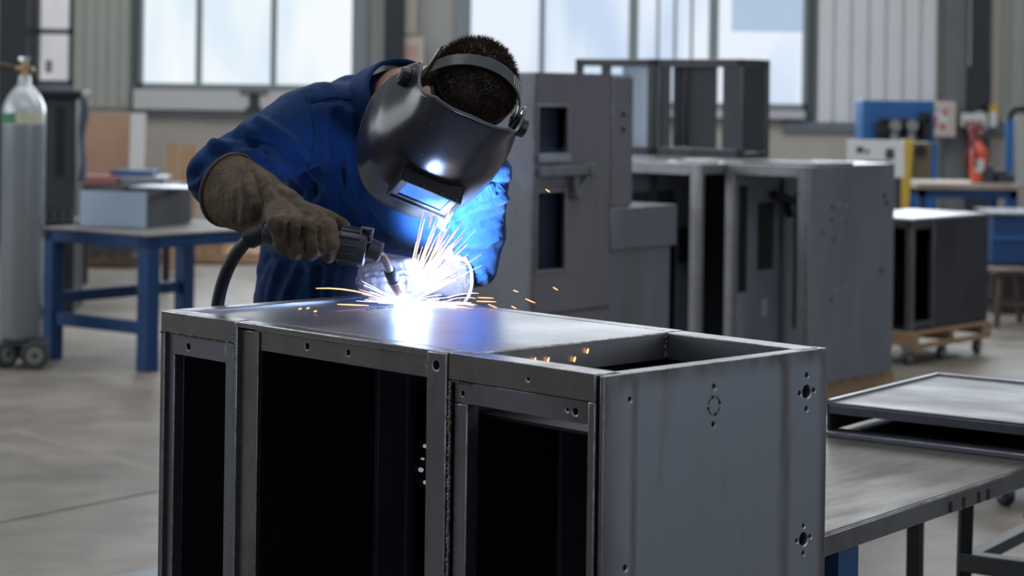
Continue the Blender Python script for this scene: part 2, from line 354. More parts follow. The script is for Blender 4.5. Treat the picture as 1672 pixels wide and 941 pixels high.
# leaning boards at left
def leaning(name, px0, px1, py0, py1, Y, m, label, cat):
    a, b = at(px0, py1, Y), at(px1, py1, Y); hh = (py1-py0)/F*Y
    mb = MB(); T = Matrix.Translation(((a.x+b.x)/2, Y, 0)) @ Matrix.Rotation(-.10, 4, 'X')
    z1 = at((px0+px1)/2, py0, Y).z
    mb.box(-(b.x-a.x)/2, (b.x-a.x)/2, 0, .018, 0, z1, T); return simple(name, mb, m, label, cat)
leaning('plywood_sheet', 128, 211, 184, 300, 18.9, 'plywood', 'orange-brown plywood sheet leaning on the far wall at left', 'board')
leaning('white_board', 208, 232, 184, 300, 18.5, 'white', 'narrow white board leaning beside the plywood sheet', 'board')
leaning('timber_plank', 268, 288, 234, 310, 17.0, 'wood', 'pale upright timber plank left of the welder elbow', 'plank')
leaning('timber_board', 291, 318, 236, 310, 17.3, 'wood', 'wider tan board directly behind the welder elbow', 'board')
# dark equipment cabinet behind the gas cylinder
p = at(95, 300, 13.6)
t = thing('equipment_cabinet', (p.x, 13.6, 0), .1, 'dark grey equipment cabinet standing behind the gas cylinder', 'cabinet')
hz = at(95, 150, 13.6).z
MB().box(-.14, .11, 0, .5, .55, hz-.04).build('body', 'dk_paint', t, .01); MB().box(-.17, .15, -.03, .53, hz-.04, hz+.01).build('lid', 'blk_paint', t, .008)
MB().box(-.02, .03, -.01, 0, hz-.55, hz-.1).build('slot', 'blk_paint', t); MB().box(-.16, .12, -.10, .5, 0, .62).build('bin', 'blk_paint', t, .01)
mb = MB(); 
for i in range(5): mb.cyl((-.12+i*.055, -.08, .60), (-.12+i*.055, -.08, .68), .02, .016, 10)
mb.build('knob', 'dk_paint', t)
mb = MB(); rings = []
for k in range(9):
    z = hz-.03-k*.07; w_ = .02+.008*math.sin(k*.9); x = .165+.008*math.sin(k*1.3)
    rings.append([V((x+w_*math.cos(a*PI/5), -.02+.05*math.sin(a*PI/5), z)) for a in range(10)])
mb.loft(rings); simple_o = mb.build('rag', mat('blue_grey_rag', (.05, .07, .10), .9), None, smooth=True)
simple_o.location = t.location; tag(simple_o, 'blue-grey rag hanging off the side of the dark equipment cabinet', 'rag')
# gas cylinder on small wheels
cY = on_z(35, 603, 0).y; cc = at(34, 555, cY); zb = cc.z; r_ = .115
cY = 11.0; cc = at(34, 555, cY); zb = cc.z
t = thing('gas_cylinder', (cc.x, cY, zb), 0, 'tall grey gas cylinder with a pale shoulder and brass valve at the left edge', 'gas cylinder')
k_ = cY/F
zt = (555-200)*k_
MB().lathe([(.06, 0), (.10, .005), (r_, .03), (r_, zt-.01)]).build('body', 'cyl', t, smooth=True)
MB().lathe([(r_, zt-.01), (r_, zt+.055), (r_*.95, zt+.09), (r_*.75, zt+.14), (r_*.45, zt+.185), (.035, zt+.20), (.032, zt+.24), (.03, zt+.25)]).build('shoulder', 'white_cap', t, smooth=True)
def arc_patch(r0, z0, z1, a0, a1, slope=0):
    mb = MB(); rings = []
    for z, r in ((z0, r0), (z1, r0-slope)):
        rings.append([V((r*math.cos(a0+(a1-a0)*i/10), r*math.sin(a0+(a1-a0)*i/10), z)) for i in range(11)])
    return mb.loft(rings, closed=False)
arc_patch(r_+.002, zt-.002, zt+.05, -2.9, -1.75, .0).build('label', 'green_lab', t); arc_patch(r_+.002, zt-.002, zt+.055, -1.7, -.5, .0).build('label', 'cream_lab', t)
mb = MB(); mb.cyl((0, 0, zt+.24), (0, 0, zt+.33), .018); mb.cyl((-.05, 0, zt+.285), (.05, 0, zt+.285), .012)
mb.build('valve', 'brass', t, smooth=True)
MB().cyl((0, 0, zt+.33), (0, 0, zt+.35), .035, .035, 8).build('hand_wheel', 'chrome', t)
mb = MB(); mb.tube(catmull([(-.05, 0, zt+.285), (-.12, -.02, zt+.30), (-.22, 0, zt+.27), (-.35, .05, zt+.20)]), .015); mb.build('regulator_hose', 'wood_dk', t, smooth=True)
# wheeled base for the cylinder
wz0 = -zb
t2 = thing('cylinder_trolley', (cc.x, cY, 0), 0, 'small wheeled base beneath the grey gas cylinder', 'trolley')
MB().box(-.13, .13, -.12, .12, zb-.02, zb-.004).build('platform', 'dk_paint', t2, .004)
for (dx, dy, yw) in ((.105, -.12, .15), (-.06, -.08, .9), (.02, .12, .3)):
    w_ = MB(); c_, s_ = math.cos(yw), math.sin(yw); ax = V((-s_, c_, 0)); c0 = V((dx, dy, .075))
    w_.cyl(c0-ax*.022, c0+ax*.022, .075, seg=28); wo = w_.build('caster', 'tyre', t2, .008)
    MB().cyl(c0-ax*.025, c0+ax*.025, .045, seg=20).build('hub', 'wheel', wo); MB().cyl(c0-ax*.028, c0+ax*.028, .015, seg=12).build('axle', 'dk_paint', wo)
    MB().bar(c0+ax*.035, (c0+ax*.035)+V((0, 0, zb-.09)), .03, .006, V((1, 0, 0))).build('fork', 'dk_paint', wo)

# blue bench at left
bz = H-.483*H if False else None
c0 = on_z(243, 384, .77*.9375); zt = .722
yb = math.atan2(-.60, .80)      # local x points right along the near edge, local y away
t = thing('blue_workbench', (c0.x, c0.y, 0), yb, 'blue steel workbench with a flat grey top beside the gas cylinder', 'workbench')
L1, L2 = .84, 1.08
MB().box(-L1-.01, .01, -.01, L2+.01, zt-.012, zt).build('tabletop', 'top_grey', t, .002)
MB().box(-L1, 0, 0, .03, zt-.075, zt-.012).box(-.03, 0, 0, L2, zt-.075, zt-.012).box(-L1, 0, L2-.03, L2, zt-.075, zt-.012).box(-L1, -L1+.03, 0, L2, zt-.075, zt-.012).build('apron', 'blue_paint', t, .003)
for (x, y) in ((-.085, 0), (-L1, 0), (-L1, L2-.085), (-.085, L2-.085)): MB().box(x, x+.085, y, y+.085, 0, zt-.012).build('leg', 'blue_paint', t, .004)
MB().box(-L1+.08, -.08, .02, .06, .19, .26).build('rail', 'blue_paint', t, .003)
MB().box(-L1+.02, -L1+.06, .08, L2-.08, .30, .365).build('rail', 'blue_paint', t, .003)
# open box made of sheet steel on the bench
def open_box(name, corner, yaw, L1, L2, h, m1, label, cat, th=.006, m2='steel_dark'):
    t = thing(name, corner, yaw, label, cat)
    MB().box(-L1, 0, 0, th, 0, h).build('front_panel', m1, t, .001); MB().box(-th, 0, th, L2, 0, h).build('side_panel', m2, t, .001)
    MB().box(-L1, 0, L2-th, L2, 0, h).box(-L1, -L1+th, 0, L2, 0, h).build('rear_panels', m2, t, .001); MB().box(-L1, 0, 0, L2, 0, th).build('bottom', m2, t)
    return t
bc = on_z(238, 374, zt)
Lb = .55
open_box('sheet_metal_box', (bc.x, bc.y, zt), math.atan2(-.25, .97), .40, .62, .20, 'zinc', 'open sheet-metal box with a pale blue-grey front on the blue workbench', 'metal box', m2='dk_paint')
o = MB().box(-.02, .38, .02, .30, 0, .012).build('lid_sheet', 'steel_light', None, .002); o.location = at(215, 306, bc.y+.3); o.location.z = zt+.204; o.rotation_euler = (0, 0, -.25)
o.location.x = at(212, 306, bc.y+.3).x; tag(o, 'pale folded sheet lying across the top of the open metal box', 'metal sheet')
# clutter behind the bench: second low bench with plates
c1 = at(200, 300, 14.6)
t = thing('storage_bench', (at(190, 300, 15).x, 15, 0), -.05, 'low dark bench stacked with parts behind the blue workbench', 'bench')
hz = at(190, 302, 15).z
MB().box(-.42, .40, 0, .6, hz-.04, hz).build('tabletop', 'dk_paint', t, .004)
for x in (-.4, .34):
    for y in (.02, .54): MB().box(x, x+.05, y, y+.05, 0, hz-.04).build('leg', 'blk_paint', t)
def part_on(name, px0, px1, py0, py1, Y, d, m, label, cat, yaw=0, z=None):
    a, b = at(px0, py1, Y), at(px1, py1, Y); h = (py1-py0)/F*Y; zz = a.z if z is None else z
    o = MB().box(-(b.x-a.x)/2, (b.x-a.x)/2, 0, d, 0, h).build(name, m, None, .004); o.location = ((a.x+b.x)/2, Y, zz); o.rotation_euler = (0, 0, yaw)
    return tag(o, label, cat)
part_on('red_plate', 128, 190, 284, 297, 15.05, .3, mat('dull_red_paint', (.30, .12, .11), .6), 'dull red plate on the dark bench behind the blue workbench', 'plate', z=hz)
part_on('steel_plate_stack', 193, 268, 286, 299, 15.1, .35, 'steel_light', 'stack of pale steel plates on the dark bench', 'metal plates', z=hz)
part_on('blue_tray', 180, 250, 276, 284, 15.2, .3, 'blue_paint', 'dark blue tray lying on top of the stacked plates', 'tray', z=hz+.06)
def pallet(name, cx, cy, yaw, L, D, z, label, m='wood'):
    t = thing(name, (cx, cy, z), yaw, label, 'pallet')
    mb = MB(); n = 7
    for i in range(n): mb.box(-L/2+i*L/n+.01, -L/2+(i+1)*L/n-.01, 0, D, .08, .10)
    mb.build('deck', m, t, .002); mb = MB()
    for i in range(3): mb.box(-L/2, L/2, [0, D/2-.04, D-.08][i], [0, D/2-.04, D-.08][i]+.08, .015, .08)
    mb.build('stringer', m, t, .002)
    return t
pallet('wooden_pallet', at(150, 430, 17.2).x, 17.0, .0, .86, .9, 0, 'dark wooden pallet on the floor beneath the far window at left', 'wood_dk')
pallet('wooden_pallet', at(345, 420, 17.6).x, 17.5, 0, .86, .9, 0, 'brown wooden pallet on the floor left of the welder hips')
part_on('crate_stack', 120, 215, 388, 418, 17.1, .6, 'dk_paint', 'dark low crate standing on the floor pallet behind the blue workbench', 'crate', z=.101)
part_on('timber_offcut', 290, 365, 400, 413, 17.6, .3, 'wood', 'pale timber offcut lying on the brown pallet left of the welder', 'timber', z=.101)

# ================================================================ CABINET CARCASSES BEHIND
UY = math.radians(-39)          # carcasses share this yaw: local x toward right-front, local y away
def carcass(name, B, w, d, z0, z1, label, mside='steel_mid', mfr='steel_frame', yaw=UY, post=.05, group=None, back=True, cat='cabinet frame', inner=True, closed=True):
    """near right corner at B, width w to the left (local -x), depth d (local +y)"""
    t = thing(name, (B[0], B[1], z0), yaw, label, cat, group); h = z1-z0
    if closed: MB().box(-.012, 0, 0, d, 0, h).build('side_panel', mside, t, .004)
    else:
        MB().box(-.04, 0, d-.04, d, 0, h).build('post', mfr, t, .003); MB().box(-.03, 0, .03, d-.04, h-.05, h).build('side_rail', mfr, t, .003); MB().box(-.03, 0, .03, d-.04, 0, .05).build('side_rail', mfr, t, .003)
        MB().box(-.014, 0, .0, .03, 0, h).build('post', mfr, t, .002)
    MB().box(-w, -w+.012, 0, d, 0, h).build('side_panel', mside, t, .002)
    MB().box(-w, -w+post, -.004, .03, 0, h).build('post', mfr, t, .003); MB().box(-post-.012, -.014, -.004, .03, 0, h).build('post', mfr, t, .003)
    MB().box(-w+post, -post-.012, -.004, .03, h-post*1.1, h).build('top_rail', mfr, t, .003); MB().box(-w+post, -post-.012, -.004, .03, 0, post).build('bottom_rail', mfr, t, .003)
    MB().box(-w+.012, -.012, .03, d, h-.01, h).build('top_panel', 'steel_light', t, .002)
    if back: MB().box(-w+.012, -.012, d-.01, d, 0, h-.01).build('back_panel', 'steel_dark' if inner else mside, t)
    return t
# right hand big carcass (side panel toward the camera)
B3 = (1.431, 9.88)
pallet('wooden_pallet', 1.52, 9.93, UY+math.radians(90), .95, .49, 0, 'wooden pallet under the grey cabinet with the large plain side').location = (1.431+.26, 9.88+.37, 0)
k3 = carcass('cabinet_carcass', B3, .475, .845, .10, 1.162, 'grey sheet-steel cabinet with an open front and large plain right side, on a wooden pallet', mside='steel_side', cat='cabinet', back=False)
MB().box(-.463, -.444, .03, .83, .0, 1.04).build('inner_panel', 'inner_grey', k3)
MB().box(-.444, -.442, .25, .40, .52, .86).build('slot', 'inner', k3); MB().box(-.444, -.442, .07, .15, .42, .95).build('slot', 'inner', k3); MB().box(-.444, -.442, .60, .70, .2, .9).build('slot', 'inner', k3)
MB().box(-.444, -.441, .30, .345, .285, .37).build('paper_tag', 'white', k3); MB().box(-.444, -.425, .47, .50, .0, 1.0).build('stiffener', 'steel_mid', k3)
MB().bar((-.43, .36, .90), (-.40, .52, .86), .05, .04).bar((-.42, .46, .90), (-.40, .49, .78), .03, .03).build('latch', 'blk_paint', k3, .004)
for (y, z) in ((.10, .86), (.13, .87), (.16, .86), (.10, .80), (.14, .80), (.06, .74), (.11, .70), (.12, .45), (.16, .46), (.10, .41)):
    MB().cyl((.0, y*2.2, z), (.003, y*2.2, z), .009, seg=10).build('weld_mark', 'steel_light' if y > .11 else 'hole', k3)
for (y, z) in ((.74, .90), (.72, .52), (.76, .86)): MB().cyl((0, y, z), (.003, y, z), .012, seg=12).build('bolt_hole', 'hole', k3)
B2 = (.925, 10.02)
k2 = carcass('cabinet_carcass', B2, .52, .80, .0, 1.16, 'open-fronted steel cabinet frame between the tall cabinet and the plain-sided one', back=True, closed=False)
MB().box(-.508, -.504, .03, .79, .0, 1.1).build('inner_panel', 'inner_grey', k2); MB().box(-.504, -.502, .10, .20, .2, .62).build('slot', 'inner', k2); MB().box(-.504, -.502, .12, .5, .72, 1.0).build('slot', 'inner2', k2)
MB().box(-.504, -.48, .28, .32, .0, 1.1).build('stiffener', 'steel_mid', k2); MB().box(-.504, -.502, .40, .52, .2, .95).build('slot', 'inner', k2); MB().box(-.504, -.44, .55, .62, .62, .80).build('bracket', 'blk_paint', k2)
k1 = carcass('cabinet_carcass', (.925-.56*.777, 10.02+.56*.629), .62, .80, .0, 1.16, 'steel cabinet frame mostly hidden behind the tall windowed cabinet')
# small items lying on top of the row of carcasses
def local_pt(t, x, y, z):
    c, s = math.cos(t.rotation_euler.z), math.sin(t.rotation_euler.z); return V((t.location.x+c*x-s*y, t.location.y+s*x+c*y, t.location.z+z))
o = MB().box(0, .16, 0, .10, 0, .018).build('offcut_block', 'white', None, .003); o.location = local_pt(k2, -.22, .15, 1.16); o.rotation_euler = (0, 0, UY); tag(o, 'small pale block lying on the middle open cabinet frame', 'block')
o = MB().box(0, .42, 0, .36, 0, .012).build('dark_sheet', 'steel_dark', None, .002); o.location = local_pt(k3, -.43, .08, 1.062); o.rotation_euler = (0, 0, UY); tag(o, 'thin dark sheet lying on top of the plain-sided cabinet', 'metal sheet')
# stacked open frames on top of the row
R = V((1.195, 10.72)); zS0, zS1 = 1.166, 1.688
def up_frame(name, a, b, label, panels, side=False, group='dark open frames stacked on the cabinet row'):
    # a, b: distance to the left from R along -x
    t = thing(name, (R.x-a*.777, R.y+a*.629, zS0), UY, label, 'cabinet frame'); w = b-a; h = zS1-zS0
    for x in (-w, -.035):
        for y in (0, .24): MB().box(x, x+.035, y, y+.035, 0, h).build('post', 'steel_dark', t, .003)
    MB().box(-w, 0, 0, .04, h-.04, h).build('top_rail', 'steel_dark', t, .003); MB().box(-w, 0, .235, .275, h-.04, h).build('top_rail', 'steel_dark', t, .003)
    MB().box(-w, 0, 0, .04, 0, .05).build('bottom_rail', 'steel_dark', t, .003)
    MB().box(-w, 0, .235, .275, 0, .05).build('bottom_rail', 'steel_dark', t, .003)
    for x in (-w, -.035):
        for z in (0, h-.035): MB().box(x, x+.035, .04, .235, z, z+.035).build('cross_rail', 'steel_dark', t, .003)
    if side: MB().box(-.012, -.004, .035, .24, .04, h-.04).build('side_panel', 'dk_paint', t)
    for x0, x1, y, m in panels: MB().box(-x1, -x0, y, y+.008, .04, h-.04).build('panel', m, t)
    return t
up_frame('steel_rack', 0, .55, 'dark steel rack with slatted panels stacked on the cabinet row, right of the pair', [(.035, .125, .01, 'steel_dark'), (.225, .40, .10, 'dk_paint'), (.46, .515, .01, 'steel_dark')], True)
fr = up_frame('steel_rack', .565, 1.09, 'dark open steel rack stacked on the cabinet row, left of the pair', [(.09, .29, .12, 'zinc'), (.29, .34, .01, 'steel_dark')])

# tall windowed cabinet
TC = V((.095, 8.8)); v_ = V((.629, .777)); 
t = thing('tall_cabinet', (TC.x, TC.y, 0), math.radians(51), 'tall grey-purple steel cabinet with two dark window openings behind the welder', 'cabinet')
# local x runs along the windowed face (away to the right), local y goes left/back
zT = 1.585; D = .40
def tz(py, px=930, d=.25): Y = TC.y+d*.777; return at(px, py, Y).z
za, zb_, zc, zd = tz(175), tz(250), tz(313), tz(438)
mb = MB(); mb.box(0, .556, 0, .012, 0, zT)
o = mb.build('front_panel', 'steel_purple', t); c = MB(); c.box(.03, .235, -.1, .1, zb_, za); c.box(.03, .225, -.1, .1, zd, zc); cut(o, c, 'steel_rail')
mb = MB()
for (x0, x1, z0, z1) in ((.03, .235, zb_, za), (.03, .225, zd, zc)): mb.box(x0-.012, x0, -.006, .012, z0-.012, z1+.012).box(x1, x1+.012, -.006, .012, z0-.012, z1+.012).box(x0, x1, -.006, .012, z1, z1+.012).box(x0, x1, -.006, .012, z0-.012, z0)
mb.build('window_frame', 'steel_frame', t, .002)
MB().box(.03, .235, .05, .06, zd-.05, za+.05).build('window_backing', mat('dark_blue_void', (.004, .010, .03), .5), t)
MB().box(.556, .562, .004, .012, 0, zT-.01).build('seam', 'hole', t)
MB().box(.562, .72, -.004, .012, .99, zT-.01).build('edge_strip', 'steel_purple', t, .003)
MB().box(-.0, .012, .0, D, 0, zT).build('side_panel', 'steel_mid', t, .004); MB().box(.70, .712, .012, D, 0, zT).build('side_panel', 'steel_mid', t)
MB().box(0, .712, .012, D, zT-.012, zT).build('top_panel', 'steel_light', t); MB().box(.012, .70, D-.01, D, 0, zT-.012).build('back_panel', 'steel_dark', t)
MB().box(-.006, .01, -.006, .006, 0, zT).build('corner_post', 'steel_rail', t, .002)
MB().box(.02, .24, -.02, .0, tz(265)+.002, tz(250)).build('bright_ledge', 'steel_light', t, .003)
zk = tz(278)
mb = MB(); mb.box(.02, .36, -.05, -.01, zk-.02, zk+.02); mb.cyl((.36, -.06, zk), (.36, -.0, zk), .03); mb.bar((.36, -.04, zk-.01), (.27, -.03, zk-.10), .02, .02); mb.bar((.25, -.03, zk), (.27, -.03, zk-.12), .025, .025); mb.cyl((.27, -.05, zk-.11), (.27, 0, zk-.11), .018)
mb.build('latch_arm', 'col_grey', t, .003)
for px_, py_ in ((1018, 187), (1016, 212)):
    MB().cyl((.645, -.009, at(px_, py_, 9.3).z), (.645, -.003, at(px_, py_, 9.3).z), .011, seg=12).build('bolt_hole', 'hole', t)
MB().box(.0, .56, -.004, 0, tz(508)-.006, tz(508)).build('seam', 'hole', t)
zst = .985
MB().box(.562, 1.08, -.006, D, zst-.19, zst).build('step_box', 'steel_side', t, .004)
MB().box(.562, 1.05, .01, D, 0, zst-.19).build('step_base', 'steel_side', t, .004)
MB().box(.562, 1.10, D-.03, D, zst, zst+.012).build('step_flange', 'steel_light', t, .002)

# low dark cabinet on wheeled pallet at right
B4 = on_z(1488, 580, 0); B4 = V((2.25, 11.53))
y4 = math.radians(-41)
t = thing('wheeled_pallet', (B4.x, B4.y, 0), y4, 'low wooden pallet on casters under the dark low cabinet at right', 'pallet')
MB().box(-.55, .02, -.02, .90, .165, .185).build('deck', 'wood', t, .003)
MB().box(-.55, .02, -.02, .0, .105, .165).box(-.55, .02, .42, .46, .105, .165).box(-.55, .02, .88, .90, .105, .165).build('stringer', 'wood', t, .002)
MB().box(.0, .02, -.02, .90, .085, .115).box(-.02, .02, .0, .06, .11, .165).box(-.02, .02, .80, .9, .11, .165).build('skirt', 'wood', t, .002)
for x, y in ((-.02, .0), (-.02, .38), (-.02, .80), (-.5, .05), (-.5, .8)):
    w_ = MB().cyl((x-.015, y, .04), (x+.015, y, .04), .04, seg=18).build('caster', 'tyre', t, .004); MB().cyl((x-.018, y, .04), (x+.018, y, .04), .022, seg=12).build('hub', 'wheel', w_)
    MB().box(x-.025, x+.025, y-.02, y+.02, .075, .105).build('caster_plate', 'wheel', w_)
t = thing('low_cabinet', (B4.x, B4.y, .186), y4, 'low dark steel cabinet with open bays standing on the wheeled wooden pallet', 'cabinet'); h = .625; d = .88; w = .52
MB().box(-.012, 0, .30, d, 0, h).build('side_panel', 'steel_dark', t, .003); MB().box(-w, -w+.012, 0, d, 0, h).build('side_panel', 'steel_dark', t)
MB().box(-.04, 0, 0, .035, 0, h).build('post', 'steel_rail', t, .003); MB().box(-.03, 0, .24, .31, 0, h).build('post', 'steel_dark', t, .003); MB().box(-w, -w+.04, 0, .03, 0, h).build('post', 'steel_rail', t, .003); MB().box(-.27, -.235, 0, .03, 0, h).build('post', 'steel_dark', t, .003)
MB().box(-.03, 0, .035, .24, h-.05, h).build('rail', 'steel_dark', t, .002); MB().box(-.03, 0, .035, .24, 0, .05).build('rail', 'steel_dark', t, .002); MB().box(-w, 0, 0, .03, h-.045, h).build('rail', 'steel_dark', t, .002)
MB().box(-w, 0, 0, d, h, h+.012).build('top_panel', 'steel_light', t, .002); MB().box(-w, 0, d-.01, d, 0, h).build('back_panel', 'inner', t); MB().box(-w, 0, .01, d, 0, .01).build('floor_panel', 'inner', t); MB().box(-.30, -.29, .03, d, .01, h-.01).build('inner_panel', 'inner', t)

# ---------------------------------------------------------------- machinery along the right side
def bench(name, px0, px1, pyt, Y, label, top='wood_top', leg='blue_paint', d=.7, lt=.06):
    a, b = at(px0, pyt, Y), at(px1, pyt, Y); w = b.x-a.x; z = (a.z+b.z)/2
    t = thing(name, ((a.x+b.x)/2, Y, 0), 0, label, 'workbench')
    MB().box(-w/2-.02, w/2+.02, -.02, d+.02, z-.045, z).build('tabletop', top, t, .004); MB().box(-w/2, w/2, 0, .04, z-.11, z-.045).build('apron', leg, t, .003); MB().box(-w/2, w/2, d-.04, d, z-.11, z-.045).build('apron', leg, t, .003)
    for x in (-w/2, w/2-lt):
        for y in (0, d-lt): MB().box(x, x+lt, y, y+lt, 0, z-.045).build('leg', leg, t, .003)
    MB().box(-w/2, w/2, d-.05, d, .2, .26).build('rail', leg, t, .003)
    return t, z
tb, zbn = bench('blue_workbench', 1500, 1662, 300, 15.6, 'blue-legged workbench with a tan wooden top under the fire extinguisher')
# fire extinguisher
p = at(1598, 297, 15.85)
t = thing('fire_extinguisher', (p.x, 15.85, zbn), 0, 'orange-red fire extinguisher standing on the tan-topped workbench', 'fire extinguisher')
MB().lathe([(.05, 0), (.066, .01), (.068, .03), (.068, .22), (.06, .26), (.03, .29), (.022, .30), (.022, .33)]).build('body', 'red', t, smooth=True)
MB().box(-.03, .03, -.02, .02, .33, .37).bar((0, 0, .37), (.07, 0, .42), .02, .012).bar((0, 0, .35), (.08, 0, .36), .02, .012).build('valve', 'dk_paint', t)
MB().tube(catmull([(0, -.02, .35), (-.07, -.03, .42), (-.06, -.07, .30), (-.05, -.08, .12)]), .014).build('hose', 'dkred', t, smooth=True)
arc_patch(.070, .08, .18, -2.2, -1.2).build('label', 'paper', t)
# more red hardware hanging behind extinguisher
p = at(1595, 245, 19.2)
t = thing('hose_bundle', (p.x, 19.25, p.z), 0, 'bundle of dark red hoses hanging on the dark column behind the extinguisher', 'hose')
for i in range(4): MB().tube(catmull([(-.1+i*.05, 0, .27), (-.06+i*.03, -.05, .1), (-.10+i*.06, -.03, -.1), (-.05+i*.03, 0, -.25)]), .016, 8).build('hose', 'dkred', t, smooth=True)
MB().box(-.14, .10, 0, .03, .22, .34).build('bracket', 'white', t)
o = part_on('signal_unit', 1592, 1630, 169, 196, 19.3, .14, 'yellow', 'yellow and black unit mounted near the dark column at right', 'control unit')
u = MB().box(-.11, -.04, -.02, 0, -.06, .08).box(.02, .09, -.02, 0, -.06, .08).build('gauge_face', 'white', o); MB().box(-.06, -.0, -.02, 0, .08, .15).build('inset', 'blk_paint', o)
# control box on the column
p = at(1537, 224, 19.25)
t = thing('control_box', (p.x, 19.2, p.z), 0, 'beige control box with red print mounted on the grey column', 'control box')
MB().box(-.125, .125, 0, .2, 0, .33).build('case', 'beige', t, .01); MB().box(-.10, .05, -.004, 0, .05, .28).build('label_plate', 'paper', t)
mb = MB()
for (x0, x1, z0, z1) in ((-.09, -.02, .24, .26), (.0, .04, .20, .27), (-.08, -.05, .08, .2), (-.03, .03, .07, .13)): mb.box(x0, x1, -.008, -.004, z0, z1)
mb.build('printed_mark', mat('faded_red_print', (.45, .12, .10), .6), t)
# blue press machine
p = at(1466, 300, 17.2)
t = thing('blue_machine', (p.x, 17.2, 0), 0, 'large blue machine with round pressure gauges in front of the white ribbed wall', 'machine')
zt_ = at(1466, 164, 17.2).z; zl = at(1466, 232, 17.2).z
MB().box(-.30, .31, .05, .4, 0, zt_).build('body', 'blue_mach', t, .01); MB().box(-.28, -.18, -.05, .05, 0, zl).box(.22, .32, -.05, .05, 0, zl).build('upright', 'blue_mach', t, .01)
za_ = at(1466, 205, 17.2).z
mb = MB(); mb.box(-.16, .24, -.12, .04, za_+.03, za_+.06); mb.box(-.2, -.1, -.1, .04, za_-.08, za_+.03); mb.box(.18, .25, -.12, .04, za_-.1, za_+.12); mb.box(-.12, .2, -.08, .04, za_-.12, za_-.09); mb.build('manifold', 'blk_paint', t, .004)
for x in (-.05, .09): MB().cyl((x, -.14, za_), (x, .04, za_), .05).build('gauge', 'wheel', t, .004)
for x in (-.05, .09): MB().cyl((x, -.10, za_-.17), (x, -.10, za_-.06), .035).build('glass_bowl', 'wheel', t, .004)
# yellow and grey stand
p = at(1480, 330, 15.2)
t = thing('machine_stand', (p.x, 15.2, 0), 0, 'yellow upright machine stand beside the white panel at right', 'machine')
hs = at(1480, 228, 15.2).z
MB().bar((-.06, 0, .0), (.0, 0, hs), .08, .07, V((0, 1, 0))).build('upright', 'yellow', t, .006); MB().box(.03, .18, 0, .2, .90, hs-.02).build('case', mat('olive_case', (.13, .10, .05), .5), t, .006); MB().box(-.06, .03, .06, .3, 0, .70).build('base', 'dk_paint', t, .006)
MB().cyl((.1, -.02, hs-.08), (.1, 0, hs-.08), .04).build('dial', 'blk_paint', t)
# white information panel
p = at(1430, 268, 14.2)
t = thing('notice_board', (at(1432, 268, 14.2).x, 14.2, 0), -.03, 'white tilted panel with small printed marks standing behind the cabinets', 'panel')
pt, pb = at(1432, 228, 14.2).z, at(1432, 290, 14.2).z
T = Matrix.Translation((0, 0, pb)) @ Matrix.Rotation(-.12, 4, 'X')
MB().box(-.20, .19, 0, .02, 0, pt-pb, T).build('board', 'white', t, .003)
MB().box(-.14, -.09, -.003, 0, .17, .21, T).box(-.08, -.05, -.003, 0, .17, .19, T).box(.06, .12, -.003, 0, .13, .2, T).box(-.08, .10, -.003, 0, .09, .115, T).build('printed_mark', 'dk_paint', t)
MB().box(-.18, -.14, .02, .05, 0, pb+.05).box(.13, .17, .02, .05, 0, pb+.05).build('legs', 'dk_paint', t)
# blue frame at far right
p = at(1650, 300, 15.4)
t = thing('blue_stand', (p.x, 17.0, 0), 0, 'blue steel stand with a bent pipe at the right edge behind the bench', 'stand')
hb = at(1650, 195, 17).z; x_ = at(1650, 195, 17).x-p.x
MB().box(x_-.03, x_+.03, 0, .06, 0, hb).build('upright', 'blue_mach', t, .004); MB().tube(catmull([(x_, .03, hb), (x_+.02, .03, hb+.07), (x_+.12, .03, hb+.09), (x_+.3, .03, hb+.06)]), .03).build('pipe', 'blk_paint', t, smooth=True)
MB().box(x_+.05, x_+.35, 0, .1, hb-.55, hb+.02).build('box', 'wall_grey', t, .006)
for i, (px_, w__, h__, lab) in enumerate(((1620, .12, .10, 'dark small tool block on the tan-topped bench right of the extinguisher'), (1642, .16, .07, 'flat dark tool on the tan-topped bench near its right end'))):
    o = MB().box(-w__/2, w__/2, 0, .1, 0, h__).box(-w__/4, w__/4, .02, .08, h__, h__+.03).build('tool_block', 'dk_paint', None, .006); q = at(px_, 297, 15.7); o.location = (q.x, 15.75, zbn); tag(o, lab, 'tool')
# blue machine low right + stool
p = at(1650, 450, 12.9)
t = thing('blue_cabinet', (at(1672, 400, 14.3).x, 14.3, 0), -.05, 'dark blue machine base behind the brown stool at the right edge', 'machine')
h_ = at(1650, 352, 14.3).z
MB().box(-.22, .5, 0, .6, .35, h_).build('body', 'blue_paint', t, .01); MB().box(-.20, .48, .05, .55, 0, .35).build('plinth', 'blk_paint', t, .004); MB().box(-.23, .5, -.012, 0, h_-.17, h_-.14).build('trim', 'blue_mach', t); MB().box(-.24, .52, -.02, .62, h_, h_+.02).build('top_panel', 'steel_mid', t, .002)
sp = on_z(1636, 535, 0); t = thing('wooden_stool', (at(1658, 535, sp.y).x, sp.y, 0), .2, 'old brown wooden stool at the right edge of the floor', 'stool')
hs = at(1636, 440, sp.y).z
MB().box(-.14, .16, -.02, .28, hs-.04, hs).build('seat', 'wood_dk', t, .01)
for sx, sy in ((-1, -1), (1, -1), (-1, 1), (1, 1)):
    a = V((.01+sx*.11, .13+sy*.11, hs-.04)); b = V((.01+sx*.15, .13+sy*.14, 0)); MB().bar(a, b, .035, .035, V((0, 1, 0))).build('leg', 'wood_dk', t, .004)
for yy in (0, .26): MB().bar((-.13, yy, .15), (.15, yy, .15), .025, .03).build('stretcher', 'wood_dk', t, .003)
